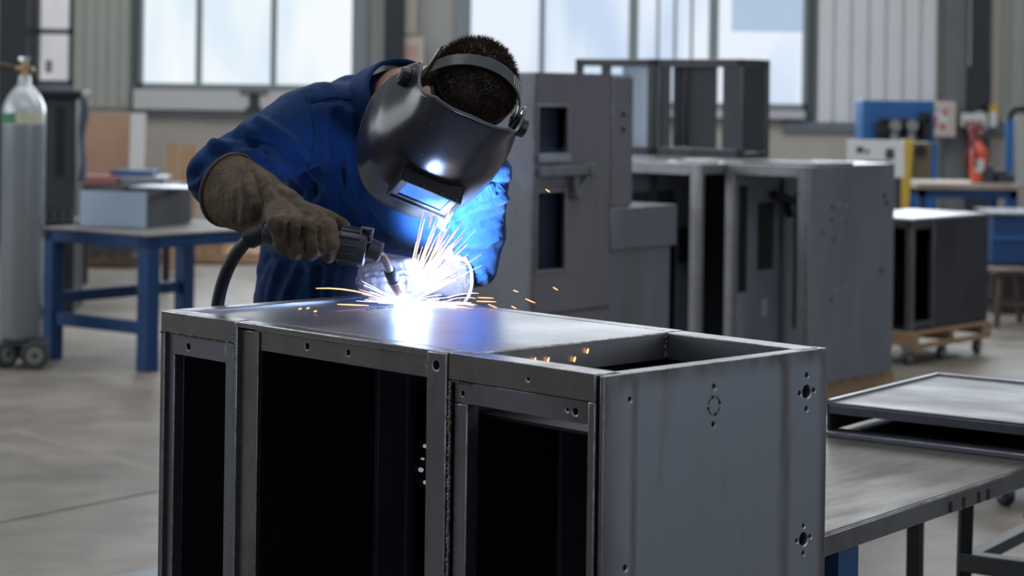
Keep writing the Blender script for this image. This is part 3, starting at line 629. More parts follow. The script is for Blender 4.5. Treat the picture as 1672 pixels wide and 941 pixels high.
# floor clutter between the benches at right
part_on('parts_crate', 1546, 1600, 310, 338, 15.9, .4, 'blk_paint', 'black crate on the floor under the tan-topped bench', 'crate', z=0).scale = (1, 1, 2.2)

# ================================================================ RIGHT STEEL TABLE WITH STACKED PANELS
T0 = V((.53, 3.63)); yT = math.radians(52.4)
tdir = V((math.cos(yT), math.sin(yT)))
t = thing('steel_table', (T0.x, T0.y, 0), yT, 'grey steel-topped table with blue corner post, right of the welded cabinet', 'table'); TH = .72; TW = .66; TL = 1.75
MB().box(0, TL, 0, TW, TH-.006, TH).build('tabletop', steel('worn_table_steel', (.20, .185, .165), (.125, .112, .10), .46, .7, 5, (.6, 2.5, 1), (.14, .12, .11)), t, .002)
MB().box(0, TL, -.004, .02, TH-.043, TH-.002).build('apron', 'steel', t, .004); MB().box(0, TL, TW-.02, TW, TH-.043, TH-.006).box(0, .02, .02, TW-.02, TH-.043, TH-.006).box(TL-.02, TL, .02, TW-.02, TH-.043, TH-.006).build('apron', 'steel_dark', t, .002)
for (x, y) in ((.205, .125), (.02, TW-.01)): MB().box(x, x+.078, y-.078, y, 0, TH-.043).box(x-.004, x, y-.05, y-.028, 0, TH-.043).build('leg', 'blue_paint', t, .006)
for (x, y) in ((TL-.10, .03), (TL-.10, TW-.06)): MB().box(x, x+.035, y, y+.035, 0, TH-.043).build('leg', 'blk_paint', t, .003)
for i, x in enumerate((.56, .62, .69, .735)): MB().box(x, x+.012, -.0055, -.004, TH-.04, TH-.018).build('scorch_mark', 'hole', t)
# panel stack (shallow open tray with top sheet)
yP = math.radians(-35.8); P0 = V((.733, 4.73))
t = thing('panel_tray', (P0.x, P0.y, TH+.001), yP, 'shallow folded steel tray lying on the steel table at right, open along its front', 'metal panel')
PL, PD = .80, .60
MB().box(0, PL, 0, PD, .072, .078).build('top_sheet', steel('tray_top_steel', (.20, .205, .21), (.14, .14, .14), .42, .75, 2, (1, 3, 1)), t, .002); MB().box(0, PL, 0, .006, .052, .072).build('front_lip', 'steel', t, .001)
MB().box(0, PL, -.01, .05, 0, .012).build('bottom_flange', 'steel_mid', t, .002); MB().box(0, .006, .0, PD, .012, .072).build('end_panel', 'steel_dark', t); MB().box(0, PL, PD-.006, PD, 0, .072).build('rear_panel', 'inner', t); MB().box(.006, PL, .05, PD-.006, 0, .004).build('bottom_sheet', 'inner', t)
MB().box(0, .012, 0, PD, .078, .084).build('folded_edge', 'steel_light', t, .002); MB().box(.012, PL, PD-.012, PD, .078, .084).build('folded_edge', 'steel_light', t, .002)
o = MB().lathe([(.012, 0), (.012, .008), (.007, .009), (.007, .018), (.003, .02)], seg=6).build('hex_nut', 'chrome', None); q = at(1651, 626, 5.0); 
c_, s_ = math.cos(yP), math.sin(yP); lx, ly = .36, PD-.03
o.location = (P0.x+c_*lx-s_*ly, P0.y+s_*lx+c_*ly, TH+.079); tag(o, 'small shiny bolt standing on the folded panel at the right edge', 'bolt')
# black trolley under / behind the table
q = on_z(1512, 1010, 0); 
t = thing('black_trolley', (1.20, 4.55, 0), .25, 'black tube-frame trolley standing on the floor beyond the steel table', 'trolley')
def px3(px, py, Y): return at(px, py, Y)-V((1.20, 4.55, 0))
t.rotation_euler = (0, 0, 0)
Yc = 5.1
for (x0, y0, x1, y1, Ya) in ((1578, 815, 1570, 960, 5.0),):
    MB().bar(px3(x0, y0, Ya), V((px3(x1, y1, Ya).x, px3(x1, y1, Ya).y, .10)), .032, .032, V((0, 1, 0))).build('upright', 'blk_paint', t, .003)
MB().bar(px3(1578, 917, 5.0), px3(1740, 940, 4.7), .05, .045).build('frame_bar', 'blk_paint', t, .003)
MB().bar(px3(1590, 912, 5.0), px3(1720, 845, 5.9), .04, .03).build('frame_bar', 'blk_paint', t, .003)
MB().bar(px3(1516, 1000, 5.2), px3(1578, 965, 5.0), .04, .03).build('frame_bar', 'blk_paint', t, .003)
MB().bar(px3(1680, 850, 5.8), px3(1700, 800, 5.8), .03, .03, V((0, 1, 0))).build('frame_bar', 'blk_paint', t, .003)
for (px_, Ya) in ((1512, 5.2), (1572, 5.0), (1740, 5.6)):
    c0 = px3(px_, 900, Ya); c0.z = .05; w_ = MB().cyl(c0-V((.015, 0, 0)), c0+V((.015, 0, 0)), .05).build('caster', 'tyre', t, .004)
# far caster cart
cp = on_z(1641, 826, 0)
t = thing('caster_cart', (cp.x, cp.y, 0), .3, 'small cart with a black rubber caster behind the steel table at right', 'cart')
w_ = MB().cyl((-.018, 0, .045), (.018, 0, .045), .045, seg=24).build('caster', 'black_rub', t, .006); MB().cyl((-.02, 0, .045), (.02, 0, .045), .02, seg=16).build('hub', 'wheel', w_); MB().box(-.028, -.021, -.015, .015, .03, .12).box(.021, .028, -.015, .015, .03, .12).box(-.028, .028, -.02, .02, .115, .122).build('fork', 'wheel', w_)
w_ = MB().cyl((.632, 0, .045), (.668, 0, .045), .045, seg=24).build('caster', 'black_rub', t, .006); MB().box(.622, .678, -.02, .02, .1, .122).build('fork', 'wheel', w_)
MB().box(-.04, .7, -.04, .5, .122, .15).build('platform', 'dk_paint', t, .004)

# ================================================================ LOW BENCH UNDER THE CABINET
A = V((-.623, 3.691, 0)); YC = math.radians(-45.5); SU = V((math.cos(YC), math.sin(YC), 0)); SV = V((-math.sin(YC), math.cos(YC), 0))
BZ = .57
t = thing('welding_bench', A, YC, 'low grey steel bench carrying the cabinet frame being welded', 'workbench')
MB().box(-.255, 1.20, -.06, .54, BZ-.03, BZ-.002).build('tabletop', 'steel_mid', t, .003)
for x in (-.24, 1.12):
    for y in (-.04, .46): MB().box(x, x+.06, y, y+.06, 0, BZ-.03).build('leg', 'blue_paint', t, .003)

# ================================================================ THE CABINET BEING WELDED
cab = thing('welded_cabinet', (A.x, A.y, BZ), YC, 'large bare-steel cabinet carcass in the foreground being welded, open bays and plain right side', 'cabinet')
h = 1.10-BZ; Tt = .51
def P(name, m, *boxes, bevel=.0016, cuts=None, parent=cab, hm='hole'):
    mb = MB()
    for b in boxes: mb.box(b[0], b[1], b[2], b[3], h+b[4], h+b[5])
    o = mb.build(name, m, parent)
    if cuts:
        c = MB()
        for (ax, x, y, z, r) in cuts:
            if ax == 'y': c.cyl((x, y-.02, h+z), (x, y+.02, h+z), r, seg=20)
            elif ax == 'x': c.cyl((x-.02, y, h+z), (x+.02, y, h+z), r, seg=20)
        cut(o, c, hm)
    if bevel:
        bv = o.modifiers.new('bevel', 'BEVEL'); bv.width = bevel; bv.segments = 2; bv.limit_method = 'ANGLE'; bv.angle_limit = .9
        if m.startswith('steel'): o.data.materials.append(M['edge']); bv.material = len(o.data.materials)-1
        o.data.shade_smooth(); o.data.set_sharp_from_angle(angle=.9)
    return o
# left bay
P('top_rail', 'steel_rail', (0, .217, 0, .035, -.037, 0))
P('post', 'steel_rail', (0, .012, .0, .03, -h, -.038))
P('post', 'steel', (.012, .032, .008, .03, -h, -.038))
P('inset_rail', 'steel', (.032, .188, .004, .03, -.075, -.040), cuts=[('y', .078, .004, -.058, .006)])
P('inset_post', 'steel', (.188, .2165, .004, .03, -h, -.040))
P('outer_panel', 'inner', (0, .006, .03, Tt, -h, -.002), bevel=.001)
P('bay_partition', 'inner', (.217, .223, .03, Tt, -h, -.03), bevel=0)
P('top_rim', 'steel_top', (0, .034, .036, Tt, -.03, 0)); P('top_rim', 'steel_rail', (.034, .217, Tt-.04, Tt, -.03, 0))
P('top_sheet', 'steel_top', (.034, .214, .036, Tt-.04, -.012, -.006), bevel=0)
# middle bay
P('post', 'steel', (.220, .228, -.002, .03, -h, -.001)); P('post', 'steel_rail', (.228, .277, .006, .016, -h, -.014), bevel=.001)
P('top_lip', 'steel_rail', (.229, .757, -.001, .03, -.010, .0005))
P('top_rail', 'steel_rail', (.277, .713, .010, .02, -.045, -.0105), cuts=[('y', .403, .010, -.026, .0055), ('y', .508, .010, -.026, .005), ('y', .700, .010, -.024, .004)])
P('post', 'steel', (.713, .757, -.003, .03, -h, -.0015), cuts=[('y', .733, -.003, -.022, .0075)])
P('top_plate', 'steel_top', (.218, .790, .031, Tt-.032, -.004, .0006), bevel=.001)
P('rear_rail', 'steel_rail', (.218, .790, Tt-.030, Tt, -.035, .001))
P('stiffener', 'inner2', (.223, .235, .315, .405, -h, -.03)); P('stiffener_edge', 'steel_mid', (.223, .240, .382, .388, -h, -.03), bevel=0)
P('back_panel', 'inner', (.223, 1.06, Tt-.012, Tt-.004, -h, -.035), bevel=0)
P('bay_partition', 'inner', (.757, .763, .03, Tt-.012, -h, -.05), bevel=0)
for (y, z, r) in ((.438, -.262, .0034), (.432, -.285, .002), (.428, -.305, .004), (.448, -.298, .003), (.440, -.330, .0036)):
    MB().cyl((.223, y, h+z), (.229, y, h+z), r, seg=8).build('bolt', emit('hole_daylight_glow', (.75, .8, .9), .35), cab)  # glowing discs, no bolts: daylight through small holes painted as emission
# right bay
P('top_rail', 'steel_rail', (.758, 1.066, 0, .045, -.040, 0), cuts=[('y', .93, 0, -.022, .003)])
P('inset_rail', 'steel', (.768, 1.052, .005, .03, -.075, -.042), cuts=[('y', .785, .005, -.060, .004), ('y', 1.022, .005, -.059, .0055), ('y', 1.006, .005, -.058, .003)])
P('inset_post', 'steel', (.768, .796, .005, .03, -h, -.076)); P('inset_post', 'steel_rail', (1.0525, 1.066, .0, .03, -h, -.041))
P('top_rail', 'steel_top', (.760, .792, .046, Tt-.045, -.045, .0))
P('top_rail', 'steel_top', (.792, 1.073, Tt-.044, Tt, -.045, .0))
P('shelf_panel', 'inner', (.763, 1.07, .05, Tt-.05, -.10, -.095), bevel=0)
P('stiffener', 'inner2', (.763, .772, .24, .33, -h, -.10), bevel=0)
# right side panel with real holes
holes = [('x', 1.080, .242, -.038, .0045), ('x', 1.080, .242, -.094, .004),
         ('x', 1.080, .469, -.066, .0105), ('x', 1.080, .451, -.067, .004), ('x', 1.080, .487, -.065, .004), ('x', 1.080, .469, -.040, .0045), ('x', 1.080, .469, -.093, .004),
         ('x', 1.080, .466, -.298, .0105), ('x', 1.080, .449, -.298, .0035), ('x', 1.080, .483, -.296, .0035), ('x', 1.080, .466, -.277, .0035), ('x', 1.080, .466, -.320, .0035),
         ('x', 1.080, .055, -.039, .004), ('x', 1.080, .050, -.280, .0045)]
m = steel('drilled_side_steel', (.225, .25, .29), (.185, .195, .215), .44, .6, 2.4, (1, 1, .22), (.16, .155, .155)); M['steel_drill'] = m
nt = m.node_tree; N = nt.nodes.new; L = nt.links.new; b = nt.nodes['Principled BSDF']; src = b.inputs['Base Color'].links[0].from_socket
tc = N('ShaderNodeTexCoord'); sx = N('ShaderNodeSeparateXYZ'); L(tc.outputs['Object'], sx.inputs[0])
mp = N('ShaderNodeMapping'); mp.inputs['Scale'].default_value = (1, 1, .15); L(tc.outputs['Object'], mp.inputs[0]); nz = N('ShaderNodeTexNoise'); nz.inputs['Scale'].default_value = 26; nz.inputs['Detail'].default_value = 6; L(mp.outputs[0], nz.inputs['Vector'])
def band_(sock, c, w):
    a = N('ShaderNodeMath'); a.operation = 'SUBTRACT'; a.inputs[1].default_value = c; L(sock, a.inputs[0]); a2 = N('ShaderNodeMath'); a2.operation = 'ABSOLUTE'; L(a.outputs[0], a2.inputs[0])
    r = N('ShaderNodeMapRange'); r.interpolation_type = 'SMOOTHSTEP'; r.inputs['From Min'].default_value = w; r.inputs['From Max'].default_value = 0; L(a2.outputs[0], r.inputs[0]); return r.outputs[0]
def add_(p, q):
    a = N('ShaderNodeMath'); a.operation = 'ADD'; a.use_clamp = True; L(p, a.inputs[0]); L(q, a.inputs[1]); return a.outputs[0]
k_ = add_(add_(band_(sx.outputs['Y'], .0, .05), band_(sx.outputs['Y'], .415, .022)), add_(band_(sx.outputs['Z'], h, .035), add_(band_(sx.outputs['Y'], .065, .012), band_(sx.outputs['Y'], .522, .03))))
mu = N('ShaderNodeMath'); mu.operation = 'MULTIPLY'; L(k_, mu.inputs[0]); mr = N('ShaderNodeMapRange'); mr.inputs['From Min'].default_value = .32; mr.inputs['From Max'].default_value = .68; mr.inputs['To Min'].default_value = .25; mr.inputs['To Max'].default_value = 1; L(nz.outputs['Fac'], mr.inputs[0]); L(mr.outputs[0], mu.inputs[1])
mx = N('ShaderNodeMix'); mx.data_type = 'RGBA'; L(mu.outputs[0], mx.inputs[0]); L(src, mx.inputs[6]); mx.inputs[7].default_value = (.085, .072, .066, 1); L(mx.outputs[2], b.inputs['Base Color'])
sp_ = P('side_panel', 'steel_drill', (1.075, 1.0835, .0, .522, -h, -.001), cuts=holes, bevel=.0042)
P('panel_return', 'steel_side', (1.0765, 1.081, .0005, .012, -h, -.002), bevel=.001)
P('panel_fold', 'steel_top', (1.058, 1.0765, .046, .521, -.006, -.0012), bevel=0); P('gap_shade', 'hole', (1.066, 1.075, .012, .046, -h, -.004), bevel=0)  # black strip painted in for the shade of the gap
# partly cut knock-out ring
mb = MB()
for k in range(4):
    a0 = k*PI/2+.25; pts = [(1.0836, .242+.0135*math.cos(a0+j*.27), h-.066+.0135*math.sin(a0+j*.27)) for j in range(5)]
    mb.tube(pts, .0009, 6); q = pts[0]; mb.cyl((1.0833, q[1], q[2]), (1.0842, q[1], q[2]), .0028, seg=10)
mb.build('knockout_ring', 'hole', cab)
P('shade_backing', 'hole', (1.062, 1.066, .03, .50, -h, -.03), bevel=0)['label'] = 'black sheet standing for the shade behind the drilled side'  # black sheet added for the darkness seen through gap and holes
# weld beads: rows of little overlapping lumps
def bead(p0, p1, r, step, name='weld_bead', m='weld'):
    mb = MB(); a, b = V(p0), V(p1); n = int((b-a).length/step)
    for i in range(n+1):
        p = a.lerp(b, i/max(1, n))+V((random.uniform(-1, 1), random.uniform(-1, 1), random.uniform(-1, 1)))*r*.35
        mb.sph(p, r*random.uniform(.7, 1.25), seg=8)
    return mb.build(name, m, cab, smooth=True)
bead((.030, .001, h-.0385), (.215, .001, h-.0385), .0016, .004)
bead((.2185, -.001, h-.04), (.2185, -.001, 0.0), .0012, .006)
bead((.217, .0, h-.002), (.217, .0, h-.045), .002, .0035)
bead((.7625, .0005, h-.045), (.7625, .0005, 0.0), .0026, .0028, m=mat('rusty_weld', (.22, .13, .09), .45, .5, 28, (.42, .41, .42), bump=.4, bump_s=200))
bead((.762, .001, h-.043), (.80, .001, h-.043), .002, .004)
bead((.7925, Tt-.046, h-.004), (.7925, Tt-.046, h-.04), .0035, .004)
bead((.216, .30, h+.001), (.218, .47, h+.001), .002, .004)
bead((.002, -.001, h-.038), (.012, -.001, h-.038), .002, .004)

# ================================================================ THE WELDER
per = thing('person', (0, 0, 0), 0, 'person in blue coveralls and black welding helmet bending over the steel cabinet, holding a torch', 'person')
J = {k: at(*v) for k, v in dict(
    pelvis=(545, 660, 4.52), waist=(548, 520, 4.48), belly=(570, 420, 4.42), chest=(602, 320, 4.31), upper=(630, 225, 4.22), neck=(662, 165, 4.10),
    rsh=(525, 192, 4.12), lsh=(778, 280, 4.03), relb=(352, 290, 3.97), rcuff=(382, 313, 3.92), rwr=(462, 350, 3.80),
    lelb=(768, 425, 4.10), lcuff=(742, 458, 4.05), lwr=(695, 458, 3.98)).items()}
latB = (J['lsh']-J['rsh']).normalized()
def ell_ring(c, tan, lat, a, b, n=28, sq=1.0):
    tan = tan.normalized(); l = (lat-tan*lat.dot(tan)).normalized(); d = tan.cross(l); out = []
    for k in range(n):
        th = 2*PI*k/n; cc_, ss = math.cos(th), math.sin(th)
        out.append(c+l*a*(abs(cc_)**sq*(1 if cc_ > 0 else -1))+d*b*(abs(ss)**sq*(1 if ss > 0 else -1)))
    return out
def spine_loft(mb, ks, ab, lat=latB, ext=.05):
    cs = [J[k] if isinstance(k, str) else k for k in ks]; rings = []
    n = len(cs)
    for i, c in enumerate(cs):
        tn_ = cs[min(i+1, n-1)]-cs[max(i-1, 0)]
        if i == 0: rings.append(ell_ring(c-tn_.normalized()*ext*.7, tn_, lat, ab[0][0]*.6, ab[0][1]*.6))
        rings.append(ell_ring(c, tn_, lat, *ab[i]))
        if i == n-1: rings.append(ell_ring(c+tn_.normalized()*ext, tn_, lat, ab[-1][0]*.55, ab[-1][1]*.55))
    mb.loft(rings)
def capsule(mb, p0, p1, r0, r1, seg=20):
    p0, p1 = V(p0), V(p1); d = (p1-p0).normalized(); pts = []; rad = []
    for k in range(5): a = -PI/2+k*PI/8+.08; pts.append(p0+d*r0*math.sin(a)); rad.append(r0*math.cos(a))
    pts.append(p0); rad.append(r0); pts.append(p1); rad.append(r1)
    for k in range(1, 5): a = k*PI/8-.06; pts.append(p1+d*r1*math.sin(a)); rad.append(r1*math.cos(a))
    mb.tube(pts, rad, seg)
def organic(mb, name, m, vox, smooth_it, parent, subdiv=0):
    o = mb.build(name, m, None)
    md = o.modifiers.new('r', 'REMESH'); md.mode = 'VOXEL'; md.voxel_size = vox; md.use_smooth_shade = True
    md = o.modifiers.new('s', 'SMOOTH'); md.factor = .6; md.iterations = smooth_it
    apply_mods(o); o.parent = parent
    if not o.data.materials: o.data.materials.append(M[m])
    o.data.shade_smooth(); return o
def seg_d(p, a, b):
    ax, ay = a; bx, by = b; dx, dy = bx-ax, by-ay; t = max(0, min(1, ((p[0]-ax)*dx+(p[1]-ay)*dy)/(dx*dx+dy*dy+1e-9)))
    return math.hypot(p[0]-ax-t*dx, p[1]-ay-t*dy), t
def folds(o, lines, namp=0, nscale=8, facing=True, nstretch=None):
    """cloth folds: ridges (positive) and creases (negative) along drawn lines, plus soft noise"""
    me = o.data; nr = [v.normal.copy() for v in me.vertices]; cp_ = V((0, 0, H))
    for v, n in zip(me.vertices, nr):
        d = 0
        if namp:
            q = v.co*nscale; 
            if nstretch: q = V((q.x*nstretch[0], q.y*nstretch[1], q.z*nstretch[2]))
            nv = noise.noise(q); nv2 = noise.noise(q*2.3+V((5, 1, 2)))
            d += namp*(nv+.45*nv2+.22*noise.noise(q*5)-.7*abs(noise.noise(q*1.4+V((9, 3, 1)))))
        if lines and n.dot((cp_-v.co).normalized()) > -.1:
            p = pix(v.co); fc = max(0, min(1, (n.dot((cp_-v.co).normalized())-.05)/.4))
            for ln in lines:
                pts, w, a = ln; best = 1e9
                for i in range(len(pts)-1):
                    dd, t = seg_d(p, pts[i], pts[i+1]); best = min(best, dd)
                if best < 3*w:
                    g = math.exp(-(best/w)**2)
                    d += 1.9*fc*a*(g-.35*math.exp(-((best-w*1.7)/w)**2))
        v.co += n*d
    me.update()
    if lines:
        md = o.modifiers.new('s', 'SMOOTH'); md.factor = .5; md.iterations = 2; apply_mods(o)
# --- coverall
mb = MB()
spine_loft(mb, ['pelvis', 'waist', 'belly', 'chest', 'upper'], [(.185, .135), (.185, .135), (.20, .145), (.205, .15), (.19, .13)])
spine_loft(mb, ['upper', J['neck']], [(.15, .11), (.085, .08)], ext=.01)
capsule(mb, J['rsh'], J['relb'], .083, .066); capsule(mb, J['upper']+V((-.03, 0, 0)), J['rsh'], .11, .083)
capsule(mb, J['relb'], J['rcuff'].lerp(J['rwr'], .15), .066, .055)
capsule(mb, J['lsh'], J['lelb'], .072, .064); capsule(mb, J['upper']+V((.03, -.02, -.02)), J['lsh'], .11, .072)
capsule(mb, J['lelb'], J['lcuff'], .060, .045)
capsule(mb, J['chest'], J['lsh']+V((-.02, .02, -.08)), .12, .07)
capsule(mb, at(572, 142, 4.22), at(640, 132, 4.17), .030, .030); capsule(mb, at(560, 170, 4.2), at(640, 165, 4.17), .05, .06)
# legs
pv = J['pelvis']; fwd = -SV; side_ = SU
hipR = pv-side_*.09+V((0, 0, -.02)); hipL = pv+side_*.09+V((0, 0, -.02)); 
feet = []
for hp, sgn in ((hipR, -1), (hipL, 1)):
    kn = V((hp.x, hp.y, .48))+side_*sgn*.03+SV*.02; an = V((kn.x, kn.y, .10))+side_*sgn*.02+SV*.05
    capsule(mb, hp, kn, .105, .075); capsule(mb, kn, an, .075, .062); feet.append((an, sgn)); J['knee%d' % sgn] = kn; J['ank%d' % sgn] = an; J['hip%d' % sgn] = hp
cov = organic(mb, 'coverall', 'fabric', .009, 9, per)
# collar standing round the neck
mb = MB(); nk = J['neck']; nd = (at(700, 135, 4.0)-J['upper']).normalized()
rings = []
for k, (off, ra, rb) in enumerate(((-.045, .115, .10), (-.01, .100, .088), (.022, .094, .082), (.03, .088, .076), (.015, .082, .072))):
    rings.append([q for q in ell_ring(nk+nd*off, nd, latB, ra, rb, 36)])
mb.loft(rings, caps=False)
colr = mb.build('collar', 'fabric', cov, smooth=True); sd = colr.modifiers.new('t', 'SOLIDIFY'); sd.thickness = .006; ss = colr.modifiers.new('s', 'SUBSURF'); ss.levels = 1; ss.render_levels = 1
# body inside the clothes (continuous)
mb = MB()
spine_loft(mb, ['pelvis', 'waist', 'belly', 'chest', 'upper'], [(.13, .09), (.125, .085), (.135, .095), (.15, .10), (.14, .085)])
# head frame
HO = at(760, 154, 3.87); a_ = math.radians(34)
PH = math.radians(22.6); e_ = V((math.sin(PH), 0, math.cos(PH))); L_ = V((math.cos(PH), 0, -math.sin(PH)))
U_ = V((0, -1, 0))*math.cos(a_)+e_*math.sin(a_); F_ = e_*-math.cos(a_)+V((0, -1, 0))*math.sin(a_)
yw = math.radians(8) 
F2 = (F_*math.cos(yw)+L_*math.sin(yw)).normalized(); L2 = (L_*math.cos(yw)-F_*math.sin(yw)).normalized()
L_, F_ = L2, F2
rho = math.radians(12); L_, U_ = (L_*math.cos(rho)-U_*math.sin(rho)).normalized(), (U_*math.cos(rho)+L_*math.sin(rho)).normalized()
HM = Matrix((L_, F_, U_)).transposed().to_4x4(); HM.translation = HO
def hp_(l, f, u): return HM @ V((l, f, u))
R3 = HM.to_3x3().to_4x4()
mb.sph(hp_(0, .008, .027), 1, (.073, .085, .080), seg=28, mtx=R3)
mb.sph(hp_(0, .025, -.05), 1, (.060, .070, .075), seg=24, mtx=R3)
mb.sph(hp_(0, .055, -.098), 1, (.034, .034, .026), seg=16, mtx=R3)
capsule(mb, hp_(0, .088, -.005), hp_(0, .112, -.045), .009, .015, 12)           # nose
capsule(mb, hp_(-.035, .083, .018), hp_(.035, .083, .018), .010, .010, 12)      # brow
capsule(mb, hp_(-.02, .087, -.073), hp_(.02, .087, -.073), .008, .008, 12)      # lips
for s_ in (-1, 1):
    mb.sph(hp_(s_*.080, -.005, -.005), 1, (.010, .020, .032), seg=14, mtx=R3)
    capsule(mb, hp_(s_*.04, .07, -.03), hp_(s_*.03, .06, -.09), .02, .018, 12)
capsule(mb, hp_(0, -.03, -.05), J['neck'], .060, .066); capsule(mb, J['neck'], J['upper'], .07, .09)
capsule(mb, J['rsh'], J['relb'], .052, .042); capsule(mb, J['upper'], J['rsh'], .07, .052); capsule(mb, J['relb'], J['rwr'], .042, .030); capsule(mb, J['upper'], J['lsh'], .07, .05)
capsule(mb, J['lsh'], J['lelb'], .05, .04); capsule(mb, J['lelb'], J['lwr'], .04, .028)
for s_ in (-1, 1): capsule(mb, J['hip%d' % s_], J['knee%d' % s_], .08, .055); capsule(mb, J['knee%d' % s_], J['ank%d' % s_], .055, .04)
body = organic(mb, 'body', 'skin', .006, 3, per)
for s_ in (-1, 1):
    e1 = MB().sph(hp_(s_*.032, .076, -.005), .012, seg=16).build('eye', 'white', body, smooth=True); MB().sph(hp_(s_*.032, .0855, -.006), .0045, seg=10).build('pupil', 'black_pl', e1, smooth=True)
# boots
for an, sgn in feet:
    mb = MB(); capsule(mb, an+V((0, 0, .06)), an+V((0, 0, -.03)), .06, .055); capsule(mb, an+V((0, 0, -.045))-SV*-.03, an+fwd*.16+V((0, 0, -.055)), .048, .042)
    bt = organic(mb, 'boot', 'boot', .008, 4, per)
    zm = min(v.co.z for v in bt.data.vertices)
    for v in bt.data.vertices: v.co.z = max(v.co.z-0, .012)
    mb = MB(); c = an+fwd*.06; T = Matrix.Translation((c.x, c.y, 0)) @ Matrix.Rotation(YC, 4, 'Z'); mb.box(-.05, .05, -.14, .12, 0, .02, T); mb.build('sole', 'black_rub', bt, .008)
# hair: cap plus short tufts
mb = MB(); bm = mb.bm
hc = MB(); rings = []
def skull(th, ph):   # th around U, ph from crown
    return (.077*math.sin(ph)*math.cos(th), +.003+.094*math.sin(ph)*math.sin(th), .029+.088*math.cos(ph))
cap = MB(); rr_ = []
for i in range(0, 17):
    ring = []
    for k in range(40):
        th = 2*PI*k/40; front = math.sin(th)
        pm = 1.25 if front > .3 else 1.55+.45*max(0, -front)
        ph = .04+(pm)*i/16; ring.append(hp_(*skull(th, ph)))
    rr_.append(ring)
cap.loft(rr_); hair = cap.build('hair', 'hair', per, smooth=True)
tf = bmesh.new()
for k in range(7500):
    th = random.uniform(0, 2*PI); front = math.sin(th); pm = 1.22 if front > .3 else 1.55+.45*max(0, -front)
    ph = math.acos(1-random.random()*(1-math.cos(pm)))
    p = hp_(*skull(th, ph)); nrm = (p-hp_(0, .003, .028)).normalized()
    lean = (F_*.9+L_*random.uniform(-.5, .5)+V((random.uniform(-.4, .4), random.uniform(-.4, .4), random.uniform(-.4, .4))))
    ln = random.uniform(.006, .014)*(1.25 if front < .2 else .8); d = (nrm*1.0+lean*.55).normalized(); tip = p+d*ln
    sd_ = d.cross(V((random.random(), random.random(), random.random()))).normalized()*.0011
    a = tf.verts.new(p+sd_); b_ = tf.verts.new(p-sd_); c_ = tf.verts.new(p+d.cross(sd_)); e2 = tf.verts.new(tip)
    tf.faces.new((a, b_, e2)); tf.faces.new((b_, c_, e2)); tf.faces.new((c_, a, e2))
me = bpy.data.meshes.new('hair_strands'); tf.to_mesh(me); tf.free(); me.materials.append(M['hair']); ho = bpy.data.objects.new('hair_strands', me); col.objects.link(ho); ho.parent = hair; ho['kind'] = 'stuff'

# --- welding helmet
helm = bpy.data.objects.new('welding_helmet', None); col.objects.link(helm); helm.parent = per; helm.matrix_local = HM
def interp(tab, x):
    for (a, b), (c, d) in zip(tab[:-1], tab[1:]):
        if x <= c: 
            t = (x-a)/(c-a); t = t*t*(3-2*t) if False else t; return b+(d-b)*t
    return tab[-1][1]
prof_f = [(-.250, .132), (-.235, .156), (-.20, .170), (-.12, .1715), (-.06, .165), (0, .151), (.05, .134), (.10, .114), (.12, .106)]
prof_w = [(-.250, .096), (-.235, .114), (-.19, .131), (-.12, .138), (-.06, .134), (-.02, .122), (.02, .110), (.05, .106), (.10, .112), (.12, .112)]
def smoothtab(tab, x, h_=.012): return (interp(tab, x-h_)+2*interp(tab, x)+interp(tab, x+h_))/4
NT, NV = 72, 44; th_max = math.radians(104)
def shell_pt(i, j):
    th = -th_max+2*th_max*i/NT; s = abs(th)/th_max
    top = .112-.000*s; 
    # rim: front high and flat, dipping at the temples, lobes over the ears
    x = abs(math.degrees(th))
    top = interp([(0, .106), (35, .098), (58, .070), (74, .053), (84, .050), (92, .036), (99, .012), (104, -.025)], x)
    bot = interp([(0, -.248), (40, -.243), (70, -.218), (90, -.180), (104, -.140)], x)
    u = bot+(top-bot)*j/NV
    w = smoothtab(prof_w, u); f = smoothtab(prof_f, u)
    ct, st = math.cos(th), math.sin(th); n_ = .76
    X = w*(abs(st)**n_)*(1 if st > 0 else -1); Yf = f*(abs(ct)**n_)*(1 if ct > 0 else -1) if ct > 0 else -f*.42*abs(ct)
    return V((X-.06*max(0, Yf), Yf, u))
mb = MB(); mb.loft([[shell_pt(i, j) for i in range(NT+1)] for j in range(NV+1)], closed=False)
# curled chin edge
shell = mb.build('shell', 'helmet', helm, smooth=False); shell.data.shade_smooth()
sm = shell.modifiers.new('sm', 'SMOOTH'); sm.factor = .5; sm.iterations = 6
sol = shell.modifiers.new('sol', 'SOLIDIFY'); sol.thickness = .0035; sol.offset = 0
ss = shell.modifiers.new('ss', 'SUBSURF'); ss.levels = 1; ss.render_levels = 1
apply_mods(shell)
edge = [shell_pt(i, NV) for i in range(NT+1)]
MB().tube(edge, .0030, 8).build('rim_bead', mat('rim_edge_plastic', (.10, .10, .10), .3), helm, smooth=True)
edge = [shell_pt(i, 0) for i in range(NT+1)]; MB().tube(edge, .0025, 8).build('chin_bead', 'helmet', helm, smooth=True)
